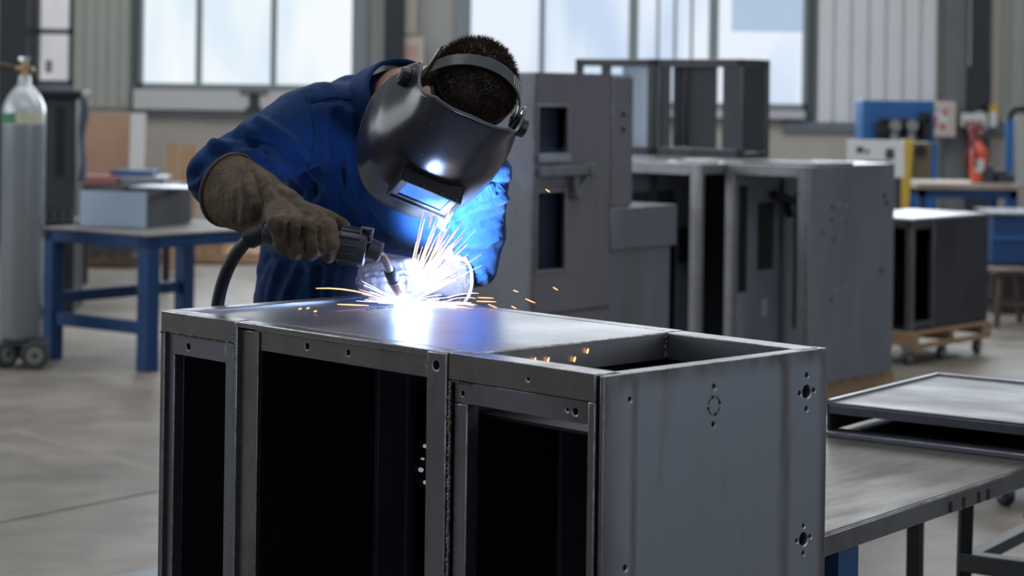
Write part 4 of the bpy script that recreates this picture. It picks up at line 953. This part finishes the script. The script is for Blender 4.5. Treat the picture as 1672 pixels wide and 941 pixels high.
# lens housing
LZ = -.096; fw_, fh_ = .062, .038; fy = .181
T = Matrix.Translation((0, 0, 0))
mb = MB(); th_ = .005
for (x0, x1, z0, z1) in ((-fw_, fw_, LZ+fh_-th_, LZ+fh_), (-fw_, fw_, LZ-fh_, LZ-fh_+th_), (-fw_, -fw_+th_, LZ-fh_, LZ+fh_), (fw_-th_, fw_, LZ-fh_, LZ+fh_)):
    mb.box(x0, x1, .140, fy+.010, z0, z1)
mb.build('lens_housing', 'black_pl', helm, .0015)
mb = MB(); iw, ih = .044, .027; y0_, y1_ = fy+.000, fy+.004
mb.box(-fw_+th_, fw_-th_, y0_, y1_, LZ+ih, LZ+fh_-th_).box(-fw_+th_, fw_-th_, y0_, y1_, LZ-fh_+th_, LZ-ih).box(-fw_+th_, -iw, y0_, y1_, LZ-ih, LZ+ih).box(iw, fw_-th_, y0_, y1_, LZ-ih, LZ+ih)
lr = mb.build('lens_frame', 'lensrim', helm, .0015)
MB().box(-iw, iw, fy-.004, fy-.001, LZ-ih, LZ+ih).build('lens', 'lensglass', helm)
MB().box(-iw, iw, fy-.001, fy+.001, LZ+ih-.002, LZ+ih).build('lens_gasket', 'black_pl', helm)
mb = MB()
for x in (-.05, -.018, .02, .052): MB().cyl((x, fy+.004, LZ+fh_), (x, fy+.004, LZ+fh_+.003), .003, seg=10).build('housing_stud', 'black_pl', helm)
# side knobs
for s_ in (-1, 1):
    c0 = V((s_*.103-.002, .022, .005)); mb = MB(); d = V((s_, 0, 0))
    mb.cyl(c0, c0+d*.010, .023, .023, 14); mb.cyl(c0+d*.010, c0+d*.028, .0200, .0185, 10); mb.build('knob', 'black_pl', helm, .002)
    MB().cyl(c0+d*.0275, c0+d*.030, .009, seg=16).build('knob_cap', 'torch_lt', helm)
# head band over the crown and ratchet band around the head
def band(pts, w, thk, name, m, up):
    mb = MB(); rings = []; n = len(pts)
    for i, p in enumerate(pts):
        tn_ = (pts[min(i+1, n-1)]-pts[max(0, i-1)]).normalized(); wd = up(i/(n-1)); wd = (wd-tn_*wd.dot(tn_)).normalized(); nn = tn_.cross(wd)
        ww = w(i/(n-1)) if callable(w) else w
        rings.append([p+wd*ww/2+nn*thk/2, p-wd*ww/2+nn*thk/2, p-wd*ww/2-nn*thk/2, p+wd*ww/2-nn*thk/2])
    mb.loft(rings); return mb.build(name, m, helm, .0006)
pts = []
for k in range(41):
    a = math.radians(-8)+math.radians(196)*k/40
    pts.append(V((-.097*math.cos(a), .018-.012*math.sin(a), .020+.110*math.sin(a))))
M['band'] = mat('headband_plastic', (.06, .065, .065), .35, .1, coat=.3)
band(pts, .024, .003, 'crown_band', 'band', lambda t: V((0, 1, .0)))
# pale strips painting white-lit perforations, near the wearer's left
mb = MB()
for k in range(26, 36):
    p = pts[k]; q = pts[k+1]; nrm = V((p.x, 0, p.z-.03)).normalized(); mb.bar(p+nrm*.0022+V((0, -.008, 0)), p.lerp(q, .6)+nrm*.0022+V((0, .008, 0)), .0022, .001, nrm)
mb.build('band_slots', mat('pale_lit_slot', (.55, .57, .56), .4), helm)
pts2 = []
for k in range(49):
    a = 2*PI*k/48; pts2.append(V((.080*math.cos(a), .006+.086*math.sin(a), .045+.012*math.sin(a))))
band(pts2, .020, .003, 'ratchet_band', 'black_pl', lambda t: V((0, 0, 1)))
pts3 = [V((-.096, .026, .03)), V((-.095, .010, .045)), V((-.091, -.010, .055)), V((-.085, -.032, .058))]
band(catmull(pts3, 6), .026, .004, 'rear_strap', 'black_pl', lambda t: V((0, 0, 1)))

# --- gloves
gr = bpy.data.objects.new('gauntlet_glove', None)
mb = MB()
fdir = (J['rwr']-J['rcuff']).normalized()
# gauntlet sleeve (outer) as loft from cuff to wrist
cs = [J['rcuff']-fdir*.012, J['rcuff']+fdir*.02, J['rcuff'].lerp(J['rwr'], .45), J['rcuff'].lerp(J['rwr'], .8), J['rwr']+fdir*.02]
rads = [.071, .069, .063, .053, .046]
mb.loft([ell_ring(c, fdir, V((0, 0, 1)), r, r*.92, 32) for c, r in zip(cs, rads)])
K = [at(531, 374, 3.71), at(507, 374, 3.70), at(482, 372, 3.70), at(457, 368, 3.71)]
Mi = [at(541, 398, 3.702), at(513, 402, 3.695), at(486, 402, 3.70), at(461, 396, 3.712)]
Ti = [at(537, 418, 3.735), at(508, 414, 3.738), at(482, 412, 3.742), at(460, 405, 3.75)]
for k in range(4):
    capsule(mb, J['rwr'], K[k], .038, .021, 16); capsule(mb, K[k], Mi[k], .0185, .0175, 16); capsule(mb, Mi[k], Ti[k], .0175, .0160, 16)
capsule(mb, J['rwr'], K[0], .04, .024); capsule(mb, J['rwr'], K[2], .042, .026); capsule(mb, K[0], K[3], .021, .019)
capsule(mb, at(480, 345, 3.79), at(532, 356, 3.775), .026, .018); capsule(mb, at(532, 356, 3.775), at(560, 369, 3.77), .018, .015)
g1 = organic(mb, 'gauntlet_glove', 'leather', .0042, 4, per)
g1['label'] = 'brown leather gauntlet gripping the torch'
folds(g1, [([(470, 345), (455, 385)], 5, -.003), ([(500, 350), (490, 395)], 3, -.004), ([(519, 372), (524, 412)], 2.2, -.005), ([(494, 372), (497, 410)], 2.2, -.005), ([(470, 368), (472, 405)], 2.2, -.005),
           ([(410, 275), (425, 330), (418, 362)], 7, -.005), ([(438, 292), (450, 330), (436, 372)], 6, .004), ([(395, 262), (400, 320), (396, 360)], 6, .003), ([(520, 345), (505, 372)], 4, .003), ([(450, 310), (490, 335)], 5, -.003)], .0022, 30)
rim = [p for p in ell_ring(cs[0], fdir, V((0, 0, 1)), .071, .066, 40)]; MB().tube(rim+[rim[0]], .0035, 8).build('cuff_binding', 'leather_rim', g1, smooth=True)
mb = MB()
fl_ = (J['lwr']-J['lcuff']).normalized()
cs = [J['lcuff']-fl_*.0, J['lcuff']+fl_*.02, J['lwr']]
mb.loft([ell_ring(c, fl_, V((0, 0, 1)), r, r*.8, 28) for c, r in zip(cs, (.052, .050, .036))])
lk = [at(668, 436, 3.935), at(674, 452, 3.925), at(674, 468, 3.93), at(668, 482, 3.945)]
lm = [at(628, 437, 3.895), at(628, 454, 3.882), at(630, 470, 3.885), at(634, 482, 3.90)]
lt = [at(596, 445, 3.905), at(592, 460, 3.892), at(597, 473, 3.895), at(606, 483, 3.91)]
for k in range(4):
    capsule(mb, J['lwr'], lk[k], .032, .020, 16); capsule(mb, lk[k], lm[k], .0175, .0170, 16); capsule(mb, lm[k], lt[k], .0165, .0150, 16)
capsule(mb, at(665, 440, 3.96), at(620, 428, 3.95), .024, .019); capsule(mb, at(620, 428, 3.95), at(598, 434, 3.94), .019, .015)
zfl = 1.102
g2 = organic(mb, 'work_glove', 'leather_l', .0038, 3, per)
for v in g2.data.vertices: v.co.z = max(v.co.z, zfl)
g2['label'] = 'pale leather glove lit by the arc'
folds(g2, [([(600, 450), (680, 446)], 2, -.004), ([(598, 466), (680, 462)], 2, -.004), ([(655, 430), (660, 480)], 4, .003)], .0015, 40)
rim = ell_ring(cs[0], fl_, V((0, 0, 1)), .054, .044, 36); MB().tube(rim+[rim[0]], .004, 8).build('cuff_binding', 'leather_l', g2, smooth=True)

# --- coverall details
FL = []
def fo(pts, w, a): FL.append((pts, w, a))
fo([(300, 300), (350, 250), (420, 235)], 7, -.006); fo([(330, 330), (352, 372)], 6, .005); fo([(305, 320), (330, 300), (348, 262)], 5, -.005); fo([(345, 235), (420, 250), (500, 300)], 8, .007)
fo([(380, 215), (450, 235), (500, 270), (512, 320)], 7, -.008); fo([(420, 195), (480, 230), (520, 290)], 7, .006); fo([(440, 260), (475, 300), (480, 330)], 7, .006); fo([(405, 225), (450, 265), (470, 300)], 5, -.006)
fo([(505, 150), (515, 200), (508, 250)], 2.5, -.004); fo([(500, 165), (560, 160), (600, 168)], 2.5, -.003); fo([(550, 185), (545, 240), (560, 300)], 7, -.006); fo([(575, 180), (575, 240), (570, 300)], 6, .006)
fo([(600, 200), (580, 260), (585, 320)], 6, -.006); fo([(530, 220), (530, 290), (560, 370)], 6, .005); fo([(500, 330), (540, 350), (600, 400), (620, 470)], 9, .008); fo([(600, 350), (640, 390), (650, 430)], 7, -.007)
fo([(440, 420), (420, 460), (410, 500)], 5, -.006); fo([(480, 440), (465, 480), (460, 520)], 6, .006); fo([(520, 440), (515, 480), (520, 520)], 6, -.006); fo([(560, 430), (550, 480), (560, 520)], 5, .005); fo([(455, 430), (440, 480), (436, 520)], 4, .005)
fo([(400, 440), (395, 470)], 4, .005)
# lit left sleeve: crossing folds
fo([(760, 330), (800, 305), (835, 300)], 5, -.009); fo([(755, 355), (800, 335), (838, 320)], 5, .009); fo([(752, 385), (790, 372), (832, 350)], 4.5, -.009); fo([(755, 405), (800, 395), (832, 378)], 5, .009)
fo([(760, 425), (800, 412), (826, 405)], 4, -.008); fo([(765, 440), (790, 445), (800, 470)], 4, .007); fo([(745, 420), (775, 440), (782, 480)], 3.5, -.007); fo([(715, 330), (740, 370), (745, 420)], 6, .006)
fo([(700, 355), (720, 400), (735, 430)], 5, -.007); fo([(770, 290), (800, 275), (830, 275)], 5, .007); fo([(735, 330), (770, 310), (790, 285)], 5, -.006)
folds(cov, FL, .013, 7)
fo2 = []
# seams, placket, reflective strip, pocket on the chest -- laid on the surface by projecting onto the coverall
from mathutils.bvhtree import BVHTree
bvh = BVHTree.FromPolygons([v.co.copy() for v in cov.data.vertices], [tuple(p.vertices) for p in cov.data.polygons])
def surf(px, py, lift=.002):
    d = (at(px, py, 5)-V((0, 0, H))).normalized(); r = bvh.ray_cast(V((0, 0, H)), d)
    if r[0] is None: return None
    return r[0]+r[1]*lift
def seamline(pts, r, name, m='seam', n=10, lift=.0005):
    ps = []
    for a, b in zip(pts[:-1], pts[1:]):
        for k in range(n): 
            q = surf(a[0]+(b[0]-a[0])*k/n, a[1]+(b[1]-a[1])*k/n, lift)
            if q: ps.append(q)
    if len(ps) > 3: MB().tube(ps, r, 6).build(name, m, cov, smooth=True)
seamline([(496, 150), (508, 175), (514, 215), (510, 255), (500, 290)], .0014, 'shoulder_seam')
seamline([(500, 168), (545, 158), (600, 166)], .0012, 'yoke_seam')
def strip(p, q, w, name, m, lift=.006):
    """flat ribbon lying on the cloth"""
    n = 10; rings = []; dx, dy = q[0]-p[0], q[1]-p[1]; l = math.hypot(dx, dy); nx, ny = -dy/l*w/2, dx/l*w/2
    for k in range(n+1):
        x, y = p[0]+dx*k/n, p[1]+dy*k/n; a, b = surf(x+nx, y+ny, lift), surf(x-nx, y-ny, lift)
        if a and b: rings.append([a, b])
    if len(rings) > 2:
        mb = MB(); mb.loft(rings, closed=False); o = mb.build(name, m, cov); s = o.modifiers.new('s', 'SOLIDIFY'); s.thickness = .002; return o
strip((742, 322), (722, 372), 15, 'chest_tape', 'strip')
strip((776, 322), (806, 312), 20, 'pocket_flap', 'fabric', .006)

# ================================================================ WELDING TORCH
tp = lambda px, py, Y: at(px, py, Y)
t = thing('welding_torch', tp(560, 400, 3.745), 0, 'grey welding torch with a bent metal neck held in the brown glove above the arc', 'welding torch'); o0 = V(t.location)
def tl(px, py, Y): return at(px, py, Y)-o0
a, b = tl(432, 380, 3.765), tl(560, 401, 3.748)
MB().tube([a, a.lerp(b, .3), a.lerp(b, .7), b], [.020, .024, .026, .026], 20).build('handle', 'torch', t, .001)
c = tl(596, 405, 3.745); dr = (c-b).normalized()
MB().tube([tl(552, 399, 3.748), tl(556, 399.7, 3.748), tl(594, 406, 3.745), tl(599, 407, 3.745)], [.030, .034, .034, .031], 14).build('collar', 'torch', t, .002)
mb = MB()
for k in range(14):
    an_ = 2*PI*k/14; ax = (b-a).normalized(); o_ = ax.orthogonal().normalized(); o2 = ax.cross(o_); off = (o_*math.cos(an_)+o2*math.sin(an_))*.034
    mb.bar(tl(557, 399.7, 3.748)+off, tl(590, 405, 3.745)+off, .004, .004)
mb.build('grip_ribs', 'torch', t, .001)
mb = MB(); q = tl(598, 384, 3.735); 
hb_ = [(-.012, .012, -.004, .0, -.014, -.010), (-.012, .012, -.004, 0, .010, .014), (-.012, -.008, -.004, 0, -.014, .014), (.008, .012, -.004, 0, -.014, .014)]
T = Matrix.Translation(q) @ Matrix.Rotation(.15, 4, 'Y')
for bb in hb_: mb.box(*bb[:2], -.012, .014, *bb[4:], T)
mb.build('trigger_guard', 'torch_lt', t, .0015)
e0, e1 = tl(598, 404, 3.747), tl(620, 413, 3.752)
MB().tube([e0, e1], [.021, .018], 20).build('neck_socket', 'torch', t, .002)
dd = (e1-e0).normalized(); MB().tube([e1-dd*.004, e1+dd*.001], [.0195, .0195], 20).build('socket_ring', 'torch_lt', t, .001)
neck = catmull([tl(610, 409, 3.75), tl(622, 417, 3.757), tl(631, 430, 3.77), tl(637, 444, 3.785)], 8)
MB().tube(neck, .0078, 14).build('swan_neck', 'swan', t, smooth=True)
n0, n1, n2 = tl(635, 440, 3.782), tl(643, 458, 3.80), tl(658, 488, 3.832)
MB().tube([n0, n0.lerp(n1, .2), n1], [.009, .0115, .0115], 18).build('nozzle_insulator', 'black_pl', t, .001)
MB().tube([n1, n1.lerp(n2, .05), n1.lerp(n2, .6), n2], [.012, .0125, .0105, .008], 18).build('nozzle', 'nozzle', t, smooth=True)
ax = (n2-n1).normalized(); MB().tube([n1-ax*.001, n1+ax*.002], [.0130, .0130], 18).build('nozzle_ring', 'brass', t)
# cable
cb = catmull([at(446, 376, 3.765), at(425, 383, 3.78), at(404, 393, 3.80), at(382, 420, 3.84), at(366, 455, 3.87), at(356, 495, 3.88), at(350, 560, 3.88), V((-.60, 3.90, .70)), V((-.64, 4.0, .3)), V((-.72, 4.05, .03)), V((-1.0, 4.1, .014))], 8)
co = MB().tube(cb, [.016 if i < 14 else .0125 for i in range(len(cb))], 14).build('torch_cable', 'black_rub', None, smooth=True, loc=(-.72, 4.05, 0)); tag(co, 'thick black torch cable curving down from the brown glove behind the cabinet', 'cable')
mb = MB()
for i in range(3, 15): 
    d = (cb[i+1]-cb[i-1]).normalized(); mb.cyl(cb[i]-d*.0018, cb[i]+d*.0018, .0195, seg=18)
bo = mb.build('strain_relief', 'black_rub', co, .0008); bo.location = V((.72, -4.05, 0))

# ================================================================ ARC, SPARKS, FUME, LIGHT
WP = A+SU*.205+SV*.400; WP.z = 1.104
arc = thing('welding_arc', WP, 0, 'blinding blue-white welding arc at the tip of the torch', 'welding arc')
MB().sph((0, 0, .004), .013, (1.25, 1, .9), seg=20).build('core', emit('arc_core', (.75, .86, 1.0), 22), arc, smooth=True)
# glare of the arc put into emissive balls, fading with distance
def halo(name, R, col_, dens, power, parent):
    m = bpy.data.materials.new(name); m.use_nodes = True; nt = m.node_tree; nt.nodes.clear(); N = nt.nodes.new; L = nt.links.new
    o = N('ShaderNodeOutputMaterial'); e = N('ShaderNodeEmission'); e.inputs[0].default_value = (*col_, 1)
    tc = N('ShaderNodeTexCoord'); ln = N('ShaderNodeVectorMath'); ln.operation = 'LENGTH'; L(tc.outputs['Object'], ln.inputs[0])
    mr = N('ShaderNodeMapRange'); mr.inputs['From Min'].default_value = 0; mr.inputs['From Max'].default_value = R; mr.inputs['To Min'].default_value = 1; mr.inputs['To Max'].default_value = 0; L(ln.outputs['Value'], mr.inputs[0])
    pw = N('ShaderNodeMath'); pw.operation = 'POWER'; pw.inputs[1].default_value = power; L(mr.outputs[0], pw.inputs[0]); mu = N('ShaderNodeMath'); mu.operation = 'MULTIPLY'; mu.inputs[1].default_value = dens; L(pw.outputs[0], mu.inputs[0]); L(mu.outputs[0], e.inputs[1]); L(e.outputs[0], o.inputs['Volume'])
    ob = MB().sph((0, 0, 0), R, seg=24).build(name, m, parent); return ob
halo('arc_glare', .040, (.62, .76, 1.0), 190, 3.0, arc)
halo('arc_glare_wide', .17, (.22, .36, 1.0), 6, 3.0, arc)
# thin wisp of fume drifting off beside the helmet
m = bpy.data.materials.new('fume'); m.use_nodes = True; nt = m.node_tree; nt.nodes.clear(); N = nt.nodes.new; L = nt.links.new
o = N('ShaderNodeOutputMaterial'); vp = N('ShaderNodeVolumePrincipled'); vp.inputs['Color'].default_value = (.6, .7, 1, 1); vp.inputs['Emission Color'].default_value = (.16, .26, .8, 1)
tc = N('ShaderNodeTexCoord'); nz = N('ShaderNodeTexNoise'); nz.inputs['Scale'].default_value = 26; nz.inputs['Detail'].default_value = 4; nz.inputs['Distortion'].default_value = 1.2; L(tc.outputs['Object'], nz.inputs['Vector'])
mp = N('ShaderNodeMapping'); mp.inputs['Scale'].default_value = (12, 16, 15); L(tc.outputs['Object'], mp.inputs[0]); ln = N('ShaderNodeVectorMath'); ln.operation = 'LENGTH'; L(mp.outputs[0], ln.inputs[0])
fa = N('ShaderNodeMapRange'); fa.inputs['To Min'].default_value = 1; fa.inputs['To Max'].default_value = 0; L(ln.outputs['Value'], fa.inputs[0])
nr_ = N('ShaderNodeMapRange'); nr_.inputs['From Min'].default_value = .50; nr_.inputs['From Max'].default_value = .72; L(nz.outputs['Fac'], nr_.inputs[0])
mu = N('ShaderNodeMath'); mu.operation = 'MULTIPLY'; L(fa.outputs[0], mu.inputs[0]); L(nr_.outputs[0], mu.inputs[1])
m3 = N('ShaderNodeMath'); m3.operation = 'MULTIPLY'; m3.inputs[1].default_value = 4; L(mu.outputs[0], m3.inputs[0]); L(m3.outputs[0], vp.inputs['Density'])
m4 = N('ShaderNodeMath'); m4.operation = 'MULTIPLY'; m4.inputs[1].default_value = 2.2; L(mu.outputs[0], m4.inputs[0]); L(m4.outputs[0], vp.inputs['Emission Strength']); L(vp.outputs[0], o.inputs['Volume'])  # blue emission added so the wisp shows as if lit
fo_ = MB().sph((0, 0, 0), 1, (.083, .062, .066), seg=20).build('welding_fume', m, None); fo_.location = at(868, 268, 3.84); tag(fo_, 'faint bluish wisp of welding fume drifting right of the helmet', 'smoke', kind='stuff')
def spark_mat(name, R0, R1, s0, s1):
    m = bpy.data.materials.new(name); m.use_nodes = True; nt = m.node_tree; nt.nodes.clear(); N = nt.nodes.new; L = nt.links.new
    o = N('ShaderNodeOutputMaterial'); e = N('ShaderNodeEmission'); tc = N('ShaderNodeTexCoord'); ln = N('ShaderNodeVectorMath'); ln.operation = 'LENGTH'; L(tc.outputs['Object'], ln.inputs[0])
    mr = N('ShaderNodeMapRange'); mr.inputs['From Min'].default_value = R0; mr.inputs['From Max'].default_value = R1; L(ln.outputs['Value'], mr.inputs[0])
    r = N('ShaderNodeValToRGB'); r.color_ramp.elements[0].color = (.75, .80, 1, 1); r.color_ramp.elements[1].color = (1, .36, .14, 1); el = r.color_ramp.elements.new(.5); el.color = (1, .68, .50, 1); L(mr.outputs[0], r.inputs[0]); L(r.outputs[0], e.inputs[0])
    m2 = N('ShaderNodeMapRange'); m2.inputs['To Min'].default_value = s0; m2.inputs['To Max'].default_value = s1; L(mr.outputs[0], m2.inputs[0]); L(m2.outputs[0], e.inputs[1]); L(e.outputs[0], o.inputs[0]); return m
sm_ = spark_mat('spark_glow', .03, .20, 3.2, 1.6)
rs = random.Random(11)
mb = MB()
def streak(mb, a, b, r, sag=0):
    a, b = V(a), V(b); pts = []; rad = []
    for k in range(6):
        t_ = k/5; pts.append(a.lerp(b, t_)+V((0, 0, sag*4*t_*(1-t_)))); rad.append(r*(.25+.75*math.sin(PI*min(1, .15+.75*t_))))
    mb.tube(pts, rad, 5)
for k in range(150):
    an = math.radians(rs.choice([rs.uniform(2, 85), rs.uniform(25, 80), rs.uniform(35, 72), rs.uniform(-4, 10)])); ln = rs.uniform(.05, .19)*(.75 if an < .2 else 1)
    d = V((math.cos(an), rs.uniform(-.45, .35), math.sin(an))).normalized()
    st = rs.uniform(.22, .6)*ln
    streak(mb, d*st, d*ln, rs.uniform(.0004, .0011), rs.uniform(-.002, .004))
for k in range(40):
    an = math.radians(rs.uniform(150, 183)); ln = rs.uniform(.03, .09); d = V((math.cos(an), rs.uniform(-.3, .3), abs(math.sin(an))+.02)).normalized(); streak(mb, d*.01, d*ln, rs.uniform(.0004, .0009))
o = mb.build('spark_spray', sm_, None); o.location = WP; tag(o, 'fan of white and orange spark streaks flying up and right from the arc', 'sparks', kind='stuff')
# individual stray sparks
def stray(p0, p1, Y0, Y1, r, label, sag=0, s=3.0, c=(1, .40, .18)):
    a, b = at(*p0, Y0), at(*p1, Y1); mid = (a+b)/2; mb = MB(); streak(mb, a-mid, b-mid, r, sag)
    o = mb.build('spark', emit('spark_orange', c, s), None); o.location = mid; tag(o, label, 'spark', 'stray sparks around the arc'); return o
stray((516, 471), (622, 487), 3.80, 3.84, .0013, 'long curved orange spark left of the arc, the upper of two', .006)
stray((551, 497), (602, 499), 3.80, 3.84, .0012, 'short flat orange spark just above the left panel', 0)
stray((738, 333), (712, 400), 3.80, 3.83, .0012, 'orange spark rising beneath the helmet lens', 0)
stray((706, 350), (701, 372), 3.78, 3.80, .0015, 'short red-orange spark under the helmet chin', 0, 2.4, (1, .25, .12))
far = [((891, 309), (898, 314), 'faint orange spark high in front of the tall cabinet'), ((903, 469), (911, 474), 'orange spark dash in front of the tall cabinet, rightmost one'), ((838, 474), (846, 477), 'bright dot spark right of the blue elbow'), ((858, 488), (874, 495), 'orange spark dash right of the bright dot spark'), ((835, 500), (843, 504), 'small dim spark just above the back edge of the cabinet'),
       ((780, 486), (806, 487), 'upper flat orange spark beside the blue elbow'), ((778, 492), (810, 493), 'lower flat orange spark beside the blue elbow'), ((797, 497), (812, 503), 'short falling spark below the blue elbow')]
for p0, p1, lb in far: stray(p0, p1, 3.80, 3.80, .0011, lb, 0, 3)
for (px_, py_), lb in (((490, 508), 'ember glowing on the left panel, leftmost'), ((503, 507), 'ember glowing on the left panel beside the leftmost one'), ((515, 512), 'ember on the left panel nearest the arc')):
    q = on_z(px_, py_, 1.10); mb = MB(); streak(mb, V((-.003, 0, 0)), V((.003, 0, .002)), .0014); o = mb.build('spark', emit('ember', (1, .35, .12), 3), None); o.location = q+V((0, 0, .003)); tag(o, lb, 'spark', 'embers resting on the cabinet')
for (s_, z_, lb) in ((.10, -.020, 'glow painted as a spark reflection in the open right bay, leftmost'), (.13, -.022, 'glow painted as a spark reflection in the open right bay, second from left'), (.19, -.026, 'largest orange glow painted as a spark reflection in the open right bay'), (.22, -.015, 'glow painted as a spark reflection in the open right bay, rightmost')):
    loc = A+SU*.7945+SV*(.05+s_); loc.z = 1.10+z_; mb = MB(); streak(mb, V((0, 0, -.004)), V((0.002, 0, .004)), .0018); o = mb.build('spark', emit('ember', (1, .38, .14), 3.2), None); o.location = loc; tag(o, lb, 'spark', 'embers resting on the cabinet')  # emissive bits stand in for sparks reflected on the bay wall
stray((652, 510), (556, 593), 3.83, 3.60, .0008, 'long thin blue streak shooting forward over the top plate', 0, 1.6, (.35, .55, 1))
stray((655, 508), (568, 545), 3.83, 3.62, .0005, 'faint thin blue streak above the long one', 0, .8, (.35, .55, 1))
# light of the arc, plus an added spot that brightens the left sleeve
ld = bpy.data.lights.new('arc_light', 'POINT'); ld.color = (.36, .55, 1.0); ld.energy = 6; ld.shadow_soft_size = .035
lo = bpy.data.objects.new('arc_light', ld); col.objects.link(lo); lo.location = WP+V((.01, -.005, .035))
sd_ = bpy.data.lights.new('sleeve_fill_spot', 'SPOT'); sd_.color = (.50, .68, 1.0); sd_.energy = 230; sd_.shadow_soft_size = .045; sd_.spot_size = math.radians(64); sd_.spot_blend = .55
so = bpy.data.objects.new('sleeve_fill_spot', sd_); col.objects.link(so); so.location = WP+V((.03, -.07, .055)); so.rotation_euler = (J['lsh'].lerp(J['lelb'], .55)+V((.03, -.04, 0))-so.location).to_track_quat('-Z', 'Y').to_euler()
# added unseen area lights as overhead and side fill, plus far-window daylight
def area(name, loc, rot, sx, sy, e, c):
    d = bpy.data.lights.new(name, 'AREA'); d.shape = 'RECTANGLE'; d.size = sx; d.size_y = sy; d.energy = e; d.color = c
    o = bpy.data.objects.new(name, d); col.objects.link(o); o.location = loc; o.rotation_euler = rot; return o
area('overhead_fill_light', (0, 4.5, 6.5), (0, 0, 0), 7, 4, 130, (.93, .96, 1))
area('overhead_fill_light', (0, 13, 6.5), (0, 0, 0), 12, 6, 500, (.95, .97, 1))
area('side_fill_light', (7.5, 1.0, 3.0), (0, math.radians(80), math.radians(-20)), 3, 6, 120, (.88, .94, 1))
area('side_fill_light', (-9, 8, 3.2), (0, math.radians(-80), 0), 3, 8, 200, (.88, .94, 1))
area('window_light', (1.2, W-.4, 2.9), (math.radians(-90), 0, 0), 9, 2.2, 330, (.86, .93, 1))
wd = bpy.data.worlds.new('hall_ambient'); bpy.context.scene.world = wd; wd.use_nodes = True
wd.node_tree.nodes['Background'].inputs[0].default_value = (.62, .70, .82, 1); wd.node_tree.nodes['Background'].inputs[1].default_value = .34
bpy.context.scene.view_settings.view_transform = 'Standard'
